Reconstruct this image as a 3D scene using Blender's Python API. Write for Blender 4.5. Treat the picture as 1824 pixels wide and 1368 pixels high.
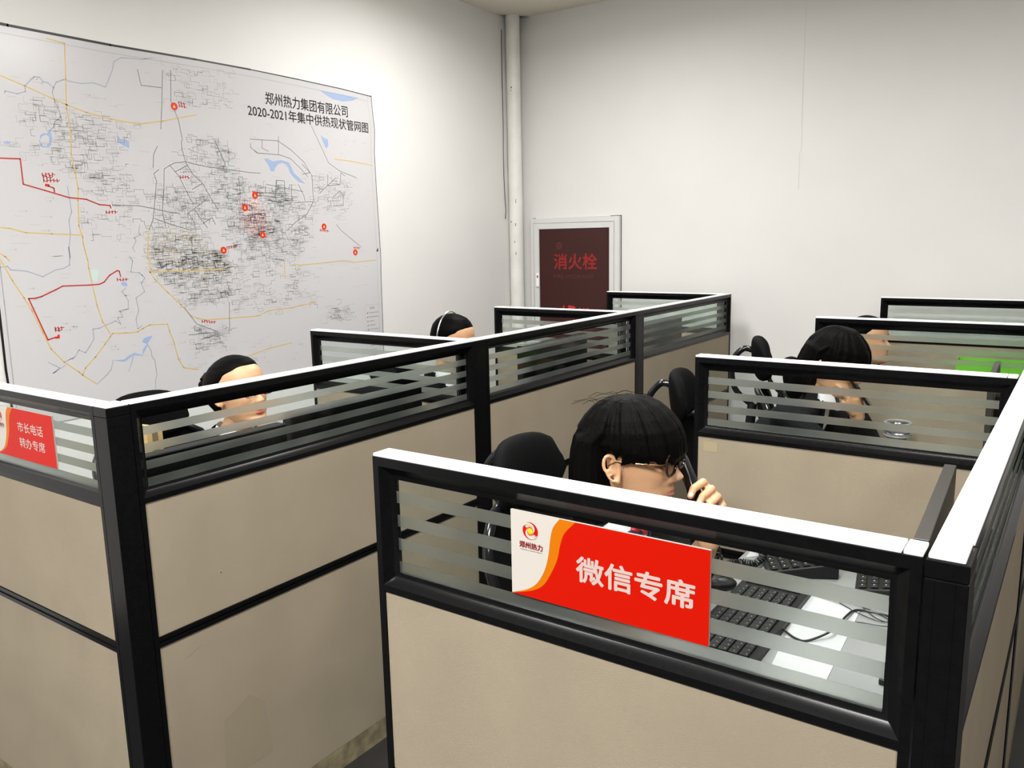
import bpy, bmesh, math, random
from mathutils import Vector, Matrix, Euler
S = bpy.context.scene
COL = S.collection
PI = math.pi
R = math.radians
for o in list(bpy.data.objects):
    bpy.data.objects.remove(o)

# ------------------------------------------------------------------ camera, world, lights, exposure
cd = bpy.data.cameras.new('camera')
cam = bpy.data.objects.new('camera', cd)
COL.objects.link(cam)
cd.sensor_width = 36.0
cd.lens = 1461.27 * 36.0 / 1824.0
cd.clip_start = 0.02
cam.matrix_world = Matrix(((0.8185, -0.0836, 0.5684, 0.0),
                           (0.5741, 0.1539, -0.8042, 0.0),
                           (-0.0203, 0.9845, 0.1739, 1.6),
                           (0, 0, 0, 1)))
cam.rotation_mode = 'XYZ'
S.camera = cam
W = bpy.data.worlds.new('world')
S.world = W
W.use_nodes = True
W.node_tree.nodes['Background'].inputs[0].default_value = (1.0, 0.96, 0.9, 1)
W.node_tree.nodes['Background'].inputs[1].default_value = 0.05
S.view_settings.view_transform = 'Standard'
S.view_settings.look = 'None'
S.view_settings.gamma = 1.0
S.view_settings.use_curve_mapping = False
S.view_settings.exposure = 0.22
CEIL = 3.09
LAMPS = [(-2.35, 3.45, 25), (-0.6, 2.9, 23), (1.4, 2.9, 8),
         (-2.1, 1.0, 14), (-0.6, 1.0, 34), (1.4, 1.0, 9),
         (-2.1, -1.0, 56), (-0.6, -1.0, 108), (1.4, -1.0, 42)]
for i, (lx, ly, pw) in enumerate(LAMPS):
    ld = bpy.data.lights.new('ceiling_lamp', 'AREA')
    ld.shape = 'SQUARE'
    ld.size = 0.5
    ld.energy = pw
    ld.color = (1.0, 0.985, 0.965)
    ld.spread = R(170)
    lo = bpy.data.objects.new('ceiling_lamp', ld)
    lo.location = (lx, ly, CEIL - 0.068)
    COL.objects.link(lo)

# ------------------------------------------------------------------ helpers
def tag(o, label=None, cat=None, group=None, kind=None):
    if label: o['label'] = label
    if cat: o['category'] = cat
    if group: o['group'] = group
    if kind: o['kind'] = kind
    return o

def thing(name, label, cat, loc=(0, 0, 0), rotz=0.0, group=None):
    o = bpy.data.objects.new(name, None)
    o.empty_display_size = 0.05
    o.location = loc
    o.rotation_euler = (0, 0, rotz)
    COL.objects.link(o)
    return tag(o, label, cat, group)

def copy_tree(o, parent=None):
    c = o.copy()
    COL.objects.link(c)
    c.parent = parent
    for ch in list(o.children):
        copy_tree(ch, c)
    return c

class MB:
    """collects shapes, then links them as one mesh object"""
    def __init__(s):
        s.v = []; s.f = []
    def add(s, vs, fs):
        n = len(s.v)
        s.v += [tuple(v) for v in vs]
        s.f += [tuple(i + n for i in f) for f in fs]
        return s
    def box(s, x0, y0, z0, x1, y1, z1):
        v = [(x0, y0, z0), (x1, y0, z0), (x1, y1, z0), (x0, y1, z0), (x0, y0, z1), (x1, y0, z1), (x1, y1, z1), (x0, y1, z1)]
        return s.add(v, [(0, 3, 2, 1), (4, 5, 6, 7), (0, 1, 5, 4), (1, 2, 6, 5), (2, 3, 7, 6), (3, 0, 4, 7)])
    def obox(s, c, ax, ay, az, sx, sy, sz):
        c = Vector(c); ax = Vector(ax).normalized(); ay = Vector(ay).normalized(); az = Vector(az).normalized()
        v = [c + ax * (i * sx / 2) + ay * (j * sy / 2) + az * (k * sz / 2) for k in (-1, 1) for (i, j) in ((-1, -1), (1, -1), (1, 1), (-1, 1))]
        return s.add(v, [(0, 3, 2, 1), (4, 5, 6, 7), (0, 1, 5, 4), (1, 2, 6, 5), (2, 3, 7, 6), (3, 0, 4, 7)])
    def tube(s, pts, rad, n=8, cap=True, closed=False):
        pts = [Vector(p) for p in pts]
        m = len(pts)
        rs = rad if isinstance(rad, (list, tuple)) else [rad] * m
        rings = []
        up = None
        for i, p in enumerate(pts):
            if closed:
                t = pts[(i + 1) % m] - pts[i - 1]
            else:
                t = pts[min(i + 1, m - 1)] - pts[max(i - 1, 0)]
            t = t.normalized() if t.length > 1e-9 else Vector((0, 0, 1))
            if up is None:
                up = Vector((0, 0, 1)) if abs(t.z) < 0.9 else Vector((1, 0, 0))
            a = t.cross(up)
            if a.length < 1e-6:
                a = t.cross(Vector((0, 1, 0)))
            a.normalize()
            b = a.cross(t).normalized()
            up = b
            rings.append([p + (a * math.cos(2 * PI * k / n) + b * math.sin(2 * PI * k / n)) * rs[i] for k in range(n)])
        vs = [v for r in rings for v in r]
        fs = []
        for i in range(m if closed else m - 1):
            j = (i + 1) % m
            for k in range(n):
                k2 = (k + 1) % n
                fs.append((i * n + k, i * n + k2, j * n + k2, j * n + k))
        if cap and not closed:
            fs.append(tuple(range(n - 1, -1, -1)))
            fs.append(tuple((m - 1) * n + k for k in range(n)))
        return s.add(vs, fs)
    def ball(s, c, r, nu=16, nv=10, ax=None):
        c = Vector(c)
        r = (r, r, r) if not isinstance(r, (tuple, list)) else r
        vs = [Vector((0, 0, r[2]))]
        for j in range(1, nv):
            th = PI * j / nv
            for i in range(nu):
                a = 2 * PI * i / nu
                vs.append(Vector((r[0] * math.sin(th) * math.cos(a), r[1] * math.sin(th) * math.sin(a), r[2] * math.cos(th))))
        vs.append(Vector((0, 0, -r[2])))
        if ax is not None:
            vs = [ax @ v for v in vs]
        fs = []
        for i in range(nu):
            fs.append((0, 1 + i, 1 + (i + 1) % nu))
            fs.append((len(vs) - 1, 1 + (nv - 2) * nu + (i + 1) % nu, 1 + (nv - 2) * nu + i))
        for j in range(nv - 2):
            for i in range(nu):
                a = 1 + j * nu + i; b = 1 + j * nu + (i + 1) % nu
                fs.append((a, a + nu, b + nu, b))
        return s.add([c + v for v in vs], fs)
    def lathe(s, prof, n=24, c=(0, 0, 0)):
        vs = []; fs = []
        for (r, z) in prof:
            for k in range(n):
                vs.append((c[0] + r * math.cos(2 * PI * k / n), c[1] + r * math.sin(2 * PI * k / n), c[2] + z))
        for i in range(len(prof) - 1):
            for k in range(n):
                k2 = (k + 1) % n
                fs.append((i * n + k, i * n + k2, (i + 1) * n + k2, (i + 1) * n + k))
        fs.append(tuple(range(n - 1, -1, -1)))
        fs.append(tuple((len(prof) - 1) * n + k for k in range(n)))
        return s.add(vs, fs)
    def loft(s, rings, cap=True):
        n = len(rings[0]); vs = [v for r in rings for v in r]; fs = []
        for i in range(len(rings) - 1):
            for k in range(n):
                k2 = (k + 1) % n
                fs.append((i * n + k, i * n + k2, (i + 1) * n + k2, (i + 1) * n + k))
        if cap:
            fs.append(tuple(range(n - 1, -1, -1)))
            fs.append(tuple((len(rings) - 1) * n + k for k in range(n)))
        return s.add(vs, fs)
    def prism(s, poly, d):
        """poly: 3-d outline, extruded by vector d"""
        n = len(poly); d = Vector(d)
        vs = [Vector(p) for p in poly] + [Vector(p) + d for p in poly]
        fs = [tuple(range(n - 1, -1, -1)), tuple(range(n, 2 * n))]
        for k in range(n):
            k2 = (k + 1) % n
            fs.append((k, k2, n + k2, n + k))
        return s.add(vs, fs)
    def xf(s, m):
        s.v = [tuple(m @ Vector(v)) for v in s.v]
        return s
    def build(s, name, mat, parent=None, smooth=False, bevel=0.0, seg=2, fix=True):
        me = bpy.data.meshes.new(name)
        me.from_pydata(s.v, [], s.f)
        if fix or bevel:
            bm = bmesh.new(); bm.from_mesh(me)
            if bevel:
                bmesh.ops.remove_doubles(bm, verts=bm.verts, dist=1e-6)
                es = [e for e in bm.edges if len(e.link_faces) == 2 and e.calc_face_angle(0) > R(40)]
                bmesh.ops.bevel(bm, geom=es, offset=bevel, segments=seg, affect='EDGES', profile=0.6)
            bmesh.ops.recalc_face_normals(bm, faces=bm.faces)
            bm.to_mesh(me); bm.free()
        if mat: me.materials.append(mat)
        o = bpy.data.objects.new(name, me)
        COL.objects.link(o)
        if parent: o.parent = parent
        if smooth:
            for p in me.polygons: p.use_smooth = True
            try:
                me.set_sharp_from_angle(angle=R(42))
            except Exception:
                pass
        return o

def smooth_path(pts, n=8):
    out = []
    P_ = [Vector(p) for p in pts]
    for i in range(len(P_) - 1):
        p0 = P_[max(i - 1, 0)]; p1 = P_[i]; p2 = P_[i + 1]; p3 = P_[min(i + 2, len(P_) - 1)]
        for k in range(n):
            t = k / n
            out.append(.5 * ((2 * p1) + (p2 - p0) * t + (2 * p0 - 5 * p1 + 4 * p2 - p3) * t * t + (3 * p1 - p0 - 3 * p2 + p3) * t ** 3))
    out.append(P_[-1])
    return out

def remeshed(mb, name, mat, parent, voxel, smooth_it=2):
    me = bpy.data.meshes.new(name)
    me.from_pydata(mb.v, [], mb.f)
    bm = bmesh.new(); bm.from_mesh(me)
    bmesh.ops.recalc_face_normals(bm, faces=bm.faces)
    bm.to_mesh(me); bm.free()
    o = bpy.data.objects.new(name, me)
    COL.objects.link(o)
    md = o.modifiers.new('r', 'REMESH'); md.mode = 'VOXEL'; md.voxel_size = voxel; md.use_smooth_shade = True
    if smooth_it:
        sm = o.modifiers.new('s', 'SMOOTH'); sm.factor = 0.5; sm.iterations = smooth_it
    dg = bpy.context.evaluated_depsgraph_get()
    nm = bpy.data.meshes.new_from_object(o.evaluated_get(dg), depsgraph=dg)
    o.modifiers.clear()
    o.data = nm
    nm.name = name
    bpy.data.meshes.remove(me)
    nm.materials.clear(); nm.materials.append(mat)
    for p in nm.polygons: p.use_smooth = True
    if parent: o.parent = parent
    return o

def text_mesh(body, mat, name, parent, org, ux, uy, w, h, bold=0.0, depth=0.0006, z=None):
    """lettering fitted into a w x h box whose lower left corner is org, along ux and uy"""
    c = bpy.data.curves.new(name, 'FONT')
    c.body = body; c.size = 1.0; c.resolution_u = 3
    o = bpy.data.objects.new(name, c); COL.objects.link(o)
    dg = bpy.context.evaluated_depsgraph_get()
    me = bpy.data.meshes.new_from_object(o.evaluated_get(dg), depsgraph=dg)
    bpy.data.objects.remove(o); bpy.data.curves.remove(c)
    xs = [v.co.x for v in me.vertices]; ys = [v.co.y for v in me.vertices]
    x0, x1, y0, y1 = min(xs), max(xs), min(ys), max(ys)
    ux = Vector(ux).normalized(); uy = Vector(uy).normalized(); nz = ux.cross(uy); org = Vector(org)
    for v in me.vertices:
        v.co = org + ux * ((v.co.x - x0) / (x1 - x0) * w) + uy * ((v.co.y - y0) / (y1 - y0) * h) + nz * depth
    if bold:
        bm = bmesh.new(); d = bold * h
        for k, (i, j) in enumerate(((0, 0), (1, 0), (-1, 0), (0, 1), (0, -1), (.7, .7), (-.7, .7), (.7, -.7), (-.7, -.7))):
            n0 = len(bm.verts); bm.from_mesh(me); bm.verts.ensure_lookup_table()
            off = ux * (i * d) + uy * (j * d) + nz * (k * 1e-5)
            for v in bm.verts[n0:]: v.co += off
        bm.to_mesh(me); bm.free()
    me.materials.clear(); me.materials.append(mat)
    o = bpy.data.objects.new(name, me); COL.objects.link(o)
    if parent: o.parent = parent
    return o

# ------------------------------------------------------------------ materials
def mat(name, col, rough=0.5, metal=0.0, spec=0.5, noise=0.0, nscale=20.0, bump=0.0, bscale=200.0, coat=0.0, sub=0.0, emit=0.0, stretch=None, alpha=1.0):
    m = bpy.data.materials.new(name); m.use_nodes = True
    nt = m.node_tree; b = nt.nodes['Principled BSDF']
    b.inputs['Base Color'].default_value = (*col, 1)
    b.inputs['Roughness'].default_value = rough
    b.inputs['Metallic'].default_value = metal
    b.inputs['Specular IOR Level'].default_value = spec
    b.inputs['Coat Weight'].default_value = coat
    if sub:
        b.inputs['Subsurface Weight'].default_value = sub
        b.inputs['Subsurface Radius'].default_value = (0.012, 0.005, 0.003)
        b.inputs['Subsurface Scale'].default_value = 0.6
    if emit:
        b.inputs['Emission Color'].default_value = (*col, 1); b.inputs['Emission Strength'].default_value = emit
    if noise or bump:
        tc = nt.nodes.new('ShaderNodeTexCoord'); src = tc.outputs['Object']
        if stretch:
            mp = nt.nodes.new('ShaderNodeMapping'); mp.inputs['Scale'].default_value = stretch
            nt.links.new(src, mp.inputs[0]); src = mp.outputs[0]
    if noise:
        n = nt.nodes.new('ShaderNodeTexNoise'); n.inputs['Scale'].default_value = nscale; n.inputs['Detail'].default_value = 5
        nt.links.new(src, n.inputs['Vector'])
        r = nt.nodes.new('ShaderNodeValToRGB')
        r.color_ramp.elements[0].position = 0.3; r.color_ramp.elements[1].position = 0.7
        r.color_ramp.elements[0].color = tuple(c * (1 - noise) for c in col) + (1,)
        r.color_ramp.elements[1].color = tuple(min(1, c * (1 + noise)) for c in col) + (1,)
        nt.links.new(n.outputs['Fac'], r.inputs[0]); nt.links.new(r.outputs[0], b.inputs['Base Color'])
    if bump:
        n2 = nt.nodes.new('ShaderNodeTexNoise'); n2.inputs['Scale'].default_value = bscale; n2.inputs['Detail'].default_value = 3
        nt.links.new(src, n2.inputs['Vector'])
        bp = nt.nodes.new('ShaderNodeBump'); bp.inputs['Strength'].default_value = bump; bp.inputs['Distance'].default_value = 0.002
        nt.links.new(n2.outputs['Fac'], bp.inputs['Height']); nt.links.new(bp.outputs[0], b.inputs['Normal'])
    return m

def glass_mat(name, tint=(0.93, 0.97, 0.95), gloss=1.0):
    """thin clear pane: see-through with a fresnel reflection"""
    m = bpy.data.materials.new(name); m.use_nodes = True
    nt = m.node_tree; nt.nodes.clear()
    out = nt.nodes.new('ShaderNodeOutputMaterial'); tr = nt.nodes.new('ShaderNodeBsdfTransparent'); gl = nt.nodes.new('ShaderNodeBsdfGlossy')
    mx = nt.nodes.new('ShaderNodeMixShader'); fr = nt.nodes.new('ShaderNodeFresnel')
    fr.inputs['IOR'].default_value = 1.0 + 0.22 * gloss
    tr.inputs[0].default_value = (*tint, 1); gl.inputs['Roughness'].default_value = 0.02; gl.inputs[0].default_value = (0.9, 0.9, 0.9, 1)
    ge = nt.nodes.new('ShaderNodeNewGeometry'); inv = nt.nodes.new('ShaderNodeMath'); inv.operation = 'SUBTRACT'; inv.inputs[0].default_value = 1.0
    mu = nt.nodes.new('ShaderNodeMath'); mu.operation = 'MULTIPLY'
    nt.links.new(ge.outputs['Backfacing'], inv.inputs[1]); nt.links.new(inv.outputs[0], mu.inputs[0]); nt.links.new(fr.outputs[0], mu.inputs[1])
    nt.links.new(mu.outputs[0], mx.inputs[0]); nt.links.new(tr.outputs[0], mx.inputs[1]); nt.links.new(gl.outputs[0], mx.inputs[2])
    nt.links.new(mx.outputs[0], out.inputs[0])
    return m

def frost_mat(name, col, see, scatter, rough):
    """etched film: mostly forward scattering, a little straight-through and a little diffuse"""
    m = bpy.data.materials.new(name); m.use_nodes = True
    nt = m.node_tree; nt.nodes.clear()
    out = nt.nodes.new('ShaderNodeOutputMaterial'); tr = nt.nodes.new('ShaderNodeBsdfTransparent')
    rf = nt.nodes.new('ShaderNodeBsdfRefraction'); di = nt.nodes.new('ShaderNodeBsdfDiffuse')
    rf.inputs['Color'].default_value = (0.95, 0.97, 0.94, 1); rf.inputs['Roughness'].default_value = rough; rf.inputs['IOR'].default_value = 1.45
    di.inputs[0].default_value = (*col, 1)
    m1 = nt.nodes.new('ShaderNodeMixShader'); m1.inputs[0].default_value = scatter
    m2 = nt.nodes.new('ShaderNodeMixShader'); m2.inputs[0].default_value = see
    tc = nt.nodes.new('ShaderNodeTexCoord'); nz = nt.nodes.new('ShaderNodeTexNoise'); nz.inputs['Scale'].default_value = 7; nz.inputs['Detail'].default_value = 2
    mr = nt.nodes.new('ShaderNodeMapRange'); mr.inputs[1].default_value = 0.3; mr.inputs[2].default_value = 0.7; mr.inputs[3].default_value = scatter * .6; mr.inputs[4].default_value = scatter * 1.4
    nt.links.new(tc.outputs['Object'], nz.inputs['Vector']); nt.links.new(nz.outputs['Fac'], mr.inputs[0]); nt.links.new(mr.outputs[0], m1.inputs[0])
    nt.links.new(rf.outputs[0], m1.inputs[1]); nt.links.new(di.outputs[0], m1.inputs[2])
    nt.links.new(m1.outputs[0], m2.inputs[1]); nt.links.new(tr.outputs[0], m2.inputs[2])
    nt.links.new(m2.outputs[0], out.inputs[0])
    return m

M = {}
M['wall'] = mat('wall_paint', (0.685, 0.675, 0.66), 0.6, noise=0.015, nscale=3, bump=0.05, bscale=60)
M['ceiling'] = mat('ceiling_paint', (0.78, 0.73, 0.62), 0.8, noise=0.02, nscale=4)
M['floor'] = mat('dark_floor_tile', (0.018, 0.017, 0.017), 0.35, noise=0.25, nscale=8)
M['notchdark'] = mat('dark_notch_cover', (0.05, 0.045, 0.04), 0.9)
M['crack'] = mat('hairline_crack', (0.62, 0.60, 0.565), 0.8)
M['frame'] = mat('black_aluminium', (0.004, 0.004, 0.0044), 0.23, metal=0.0, spec=0.14, noise=0.15, nscale=60)
M['groove'] = mat('black_groove', (0.006, 0.006, 0.006), 0.6)
M['cap'] = mat('white_cap', (0.90, 0.90, 0.90), 0.35, spec=0.5)
M['fabric'] = mat('beige_partition_fabric', (0.29, 0.245, 0.178), 0.85, spec=0.15, noise=0.06, nscale=5, bump=0.35, bscale=900)
M['skirt'] = mat('worn_beige_skirting', (0.20, 0.17, 0.10), 0.6, noise=0.4, nscale=30)
M['glass'] = glass_mat('clear_glass', (0.93, 0.96, 0.95), 1.0)
M['frost'] = frost_mat('frosted_film', (0.45, 0.48, 0.45), 0.12, 0.10, 0.38)
M['desk'] = mat('pale_grey_desk', (0.24, 0.24, 0.243), 0.35, noise=0.03, nscale=6)
M['deskedge'] = mat('desk_leg_grey', (0.25, 0.25, 0.26), 0.4)
M['paper'] = mat('white_paper', (0.44, 0.44, 0.45), 0.7)
M['black'] = mat('matt_black_plastic', (0.006, 0.006, 0.0065), 0.42, spec=0.35, noise=0.2, nscale=90)
M['darkplastic'] = mat('dark_brown_grey_plastic', (0.030, 0.027, 0.023), 0.4)
M['gloss'] = mat('gloss_black_plastic', (0.008, 0.008, 0.009), 0.12)
M['key'] = mat('keycap_black', (0.008, 0.008, 0.0085), 0.5, spec=0.3)
M['legend'] = mat('keycap_legend', (0.42, 0.42, 0.42), 0.6)
M['blue'] = mat('blue_key_legend', (0.05, 0.09, 0.45), 0.5)
M['mesh'] = mat('black_chair_mesh', (0.003, 0.003, 0.0033), 0.7, spec=0.06, bump=0.4, bscale=500)
M['chrome'] = mat('bright_metal', (0.75, 0.75, 0.77), 0.18, metal=1.0)
M['cable'] = mat('black_cable', (0.010, 0.010, 0.010), 0.35)
M['card'] = mat('brown_cardboard', (0.50, 0.33, 0.15), 0.75, noise=0.08, nscale=20)
M['oliveboard'] = mat('olive_brown_board', (0.16, 0.125, 0.07), 0.6)
M['green'] = mat('bright_green_plastic', (0.12, 0.42, 0.02), 0.45)
M['skin'] = mat('skin', (0.56, 0.315, 0.175), 0.42, spec=0.4, sub=0.12, noise=0.05, nscale=25)
M['lips'] = mat('lips', (0.42, 0.165, 0.12), 0.35)
M['redlips'] = mat('red_lips', (0.45, 0.035, 0.04), 0.3)
M['hair'] = mat('black_hair', (0.0022, 0.0020, 0.0020), 0.42, spec=0.035, bump=0.5, bscale=60, stretch=(9, 9, 0.6))
M['brow'] = mat('dark_brow', (0.02, 0.013, 0.01), 0.7)
M['eye'] = mat('eye_white', (0.75, 0.72, 0.68), 0.15)
M['iris'] = mat('dark_iris', (0.012, 0.008, 0.006), 0.1)
M['nail'] = mat('finger_nail', (0.78, 0.45, 0.36), 0.25)
M['jacket'] = mat('black_wool_jacket', (0.004, 0.004, 0.0055), 0.8, spec=0.15, bump=0.2, bscale=300)
M['shirt'] = mat('white_shirt', (0.82, 0.82, 0.84), 0.7)
M['navy'] = mat('navy_silk', (0.01, 0.014, 0.05), 0.35)
M['redsilk'] = mat('red_silk', (0.40, 0.015, 0.02), 0.35)
M['specs'] = mat('dark_brown_spectacle_rim', (0.02, 0.010, 0.008), 0.2)
M['gold'] = mat('thin_gold_wire', (0.30, 0.17, 0.07), 0.3, metal=1.0)
M['lens'] = glass_mat('brown_tinted_lens', (0.72, 0.60, 0.55), 1.0)
M['silver'] = mat('silver_headband', (0.8, 0.8, 0.8), 0.25, metal=1.0)
M['cabframe'] = mat('white_aluminium_frame', (0.62, 0.62, 0.61), 0.35, noise=0.02, nscale=8)
M['cabglass'] = mat('dark_red_glass', (0.042, 0.010, 0.009), 0.08, spec=0.3)
M['redletter'] = mat('red_lettering', (0.26, 0.004, 0.004), 0.5)
M['dimred'] = mat('faded_red_lettering', (0.085, 0.008, 0.009), 0.4)
M['brightred'] = mat('bright_red_lettering', (0.62, 0.02, 0.015), 0.4)
M['grime'] = mat('dark_grime', (0.03, 0.025, 0.02), 0.9)
M['pipe'] = mat('white_painted_pipe', (0.74, 0.725, 0.69), 0.45, noise=0.06, nscale=9)
M['map'] = mat('laminated_map_sheet', (0.535, 0.525, 0.535), 0.22, spec=0.5, bump=0.12, bscale=2.2)
for k, c in dict(mapgrey=(0.33, 0.34, 0.34), mapdark=(0.20, 0.21, 0.21), mapbrown=(0.38, 0.31, 0.19), mapfaint=(0.42, 0.42, 0.41), mapred=(0.45, 0.04, 0.03), mappink=(0.55, 0.33, 0.32),
                 mappinkbg=(0.66, 0.565, 0.565), mapyellow=(0.58, 0.43, 0.17), mapblue=(0.30, 0.39, 0.58), mapriver=(0.33, 0.36, 0.43), mappark=(0.50, 0.62, 0.58), mapink=(0.01, 0.01, 0.01), mapyel2=(0.85, 0.50, 0.05)).items():
    M[k] = mat('print_' + k[3:], c, 0.3)
M['signred'] = mat('sign_red', (0.475, 0.006, 0.0006), 0.4, spec=0.12)
M['signorange'] = mat('sign_orange', (0.53, 0.14, 0.002), 0.4, spec=0.12)
M['signwhite'] = mat('sign_white', (0.52, 0.485, 0.44), 0.4, spec=0.12)
M['signpink'] = mat('sign_letter_white', (0.52, 0.40, 0.36), 0.4)
M['signmaroon'] = mat('sign_maroon', (0.22, 0.010, 0.012), 0.4)
M['signyellow'] = mat('sign_yellow', (0.90, 0.52, 0.03), 0.4)
M['fabricdark'] = mat('darker_fabric', (0.265, 0.225, 0.158), 0.85, spec=0.1)
M['tapemark'] = mat('old_tape_mark', (0.34, 0.28, 0.18), 0.8, spec=0.1)
M['lamp'] = mat('lamp_diffuser', (0.95, 0.93, 0.88), 0.5, emit=11)
# ------------------------------------------------------------------ room shell
XW, YB, XR, YF = -3.426, 4.95, 6.0, -7.0
ZT = 3.34
def struct(name, mb, m, parent=None, **k):
    o = mb.build(name, m, parent, **k)
    if parent is None: o['kind'] = 'structure'
    return o
struct('floor', MB().box(XW - .1, YF - .1, -0.08, XR + .1, YB + .1, 0), M['floor'])
struct('wall_left', MB().box(XW - .1, YF - .1, 0, XW, YB + .1, ZT), M['wall'])
wb = struct('wall_back', MB().box(XW, YB, 0, XR, YB + .1, ZT), M['wall'])
struct('wall_right', MB().box(XR, YF - .1, 0, XR + .1, YB + .1, ZT), M['wall'])
struct('wall_front', MB().box(XW, YF - .1, 0, XR, YF, ZT), M['wall'])
NA, NB_ = (XW, 4.762), (-3.286, YB)
struct('ceiling', MB().prism([(XW, YF, CEIL), (XR, YF, CEIL), (XR, YB, CEIL), (NB_[0], YB, CEIL), (NA[0], NA[1], CEIL)], (0, 0, 0.08)), M['ceiling'])
struct('notch_cover_1', MB().prism([(XW, NA[1] - .06, CEIL + .081), (NB_[0] + .06, YB, CEIL + .081), (XW, YB, CEIL + .081)], (0, 0, 0.05)), M['notchdark'])  # dark sheet closing the corner notch cut out of the ceiling
cr = [(-1.433, 2.85), (-1.436, 2.70), (-1.428, 2.52), (-1.436, 2.36), (-1.425, 2.2), (-1.432, 2.06), (-1.441, 1.98), (-1.425, 1.85)]
mb = MB()
for a, b in zip(cr, cr[1:]):
    mb.box(min(a[0], b[0]) - .0007, YB - .0008, b[1], min(a[0], b[0]) + .0007 + abs(a[0] - b[0]) * .3, YB - .0002, a[1])
struct('crack', mb, M['crack'], wb)
# recessed ceiling fittings around the lamps (outside the photograph)
lp = None
for i, (lx, ly, pw) in enumerate(LAMPS):
    if lp is None:
        lp = thing('ceiling_light', 'square surface-mounted ceiling light', 'light', (lx, ly, CEIL), 0, 'ceiling lights')
        MB().box(-.29, -.29, -.012, .29, .29, -.0005).build('light_frame', M['cabframe'], lp)
        MB().box(-.27, -.27, -.062, .27, .27, -.0125).build('diffuser', M['lamp'], lp)
    else:
        c = copy_tree(lp); c.location = (lx, ly, CEIL)

# ------------------------------------------------------------------ corner pipe with its wire
p = thing('corner_pipe', 'white painted vertical drain pipe in the corner between the two walls', 'pipe', (-3.372, 4.862, 0))
MB().tube([(0, 0, 0.0), (0, 0, 1.2), (0, 0, 3.165)], 0.049, 28).build('pipe_run', M['pipe'], p, smooth=True)
for (a, z, w, h) in ((-75, 2.62, .006, .012), (-78, 2.6, .004, .008), (-95, 2.58, .004, .005), (-55, 1.86, .003, .03), (-60, 1.70, .004, .02), (-100, 1.72, .006, .012), (-70, 1.58, .004, .014), (-62, 1.5, .004, .02)):
    t = R(a); MB().obox((.0493 * math.cos(t), .0493 * math.sin(t), z), (-math.sin(t), math.cos(t), 0), (math.cos(t), math.sin(t), 0), (0, 0, 1), w, .0008, h).build('paint_chip', M['grime'], p)
tag(MB().tube([(-3.423 + .002 * math.sin(k), 4.80 + .003 * math.cos(k * 1.7), 3.0 - k * .16) for k in range(8)] + [(-3.418, 4.806, 1.80), (-3.421, 4.80, 1.74)], .0022, 6).build('wall_cable', M['grime'], None, smooth=True),
    'thin dark cable running down the left wall beside the white corner pipe', 'cable')

# ------------------------------------------------------------------ fire hose cabinet on the back wall
cb = thing('fire_hydrant_cabinet', 'white framed fire hydrant cabinet with dark red glass door on the back wall', 'cabinet', (-2.94, YB, 0))
X0, X1, ZB, ZC = -.352, .354, .12, 1.737
mb = MB()
mb.box(X0, -.030, ZB, X0 + .028, 0, ZC).box(X1 - .036, -.030, ZB, X1, 0, ZC).box(X0 + .028, -.030, ZC - .034, X1 - .036, 0, ZC).box(X0 + .028, -.030, ZB, X1 - .036, 0, ZB + .03)
mb.build('outer_frame', M['cabframe'], cb, bevel=.002, seg=1)
dr = MB()
a0, a1, b0, b1 = X0 + .030, X1 - .038, ZB + .033, ZC - .036
dr.box(a0, -.034, b0, a0 + .044, -.004, b1).box(a1 - .034, -.034, b0, a1, -.004, b1).box(a0 + .044, -.034, b1 - .038, a1 - .034, -.004, b1).box(a0 + .044, -.034, b0, a1 - .034, -.004, b0 + .04)
door = dr.build('cabinet_door', M['cabframe'], cb, bevel=.002, seg=1)
MB().box(a0 + .043, -.026, b0 + .04, a1 - .033, -.020, b1 - .036).build('door_glass', M['cabglass'], door)
MB().box(a0 + .046, -.044, 1.262, a0 + .022, -.034, 1.357).build('door_handle', M['cap'], door, bevel=.003)
MB().box(a0 + .030, -.0455, 1.325, a0 + .040, -.044, 1.343).build('red_mark', M['redletter'], door)
MB().box(X0 - .003, -.001, ZB, X0 + .001, .0, ZC + .003).box(X1 - .001, -.002, .9, X1 + .004, .0, ZC + .004).box(X1 - .08, -.002, ZC, X1 + .004, 0, ZC + .005).box(X0 + .01, -.003, ZC, X0 + .03, 0, ZC + .006).build('grime_edge', M['grime'], cb)
ux, uy = (1, 0, 0), (0, 0, 1)
yz = -.0262
def ct(body, m, n, x0, z0, w, h, b): return text_mesh(body, m, n, door, (x0 + 2.94, yz, z0), ux, uy, w, h, b, .0004)
ct('消火栓', M['redletter'], 'lettering', -3.098, 1.386, .342, .106, .022)
ct('FIRE HYDRANT', M['dimred'], 'lettering', -3.10, 1.325, .32, .024, .01)
ct('火警 119', M['brightred'], 'lettering', -3.05, 1.045, .235, .09, .02)
mb = MB()
for k in range(24):
    t0, t1 = 2 * PI * k / 24, 2 * PI * (k + 1) / 24
    mb.add([(-.115 + .024 * math.cos(t0), yz - .0003, 1.548 + .024 * math.sin(t0)), (-.115 + .024 * math.cos(t1), yz - .0003, 1.548 + .024 * math.sin(t1)), (-.115 + .014 * math.cos(t1), yz - .0003, 1.548 + .014 * math.sin(t1)), (-.115 + .014 * math.cos(t0), yz - .0003, 1.548 + .014 * math.sin(t0))], [(0, 1, 2, 3)])
mb.add([(-.125, yz - .0003, 1.54), (-.105, yz - .0003, 1.54), (-.115, yz - .0003, 1.56)], [(0, 1, 2)])
mb.build('round_emblem', M['dimred'], door, fix=False)

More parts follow.
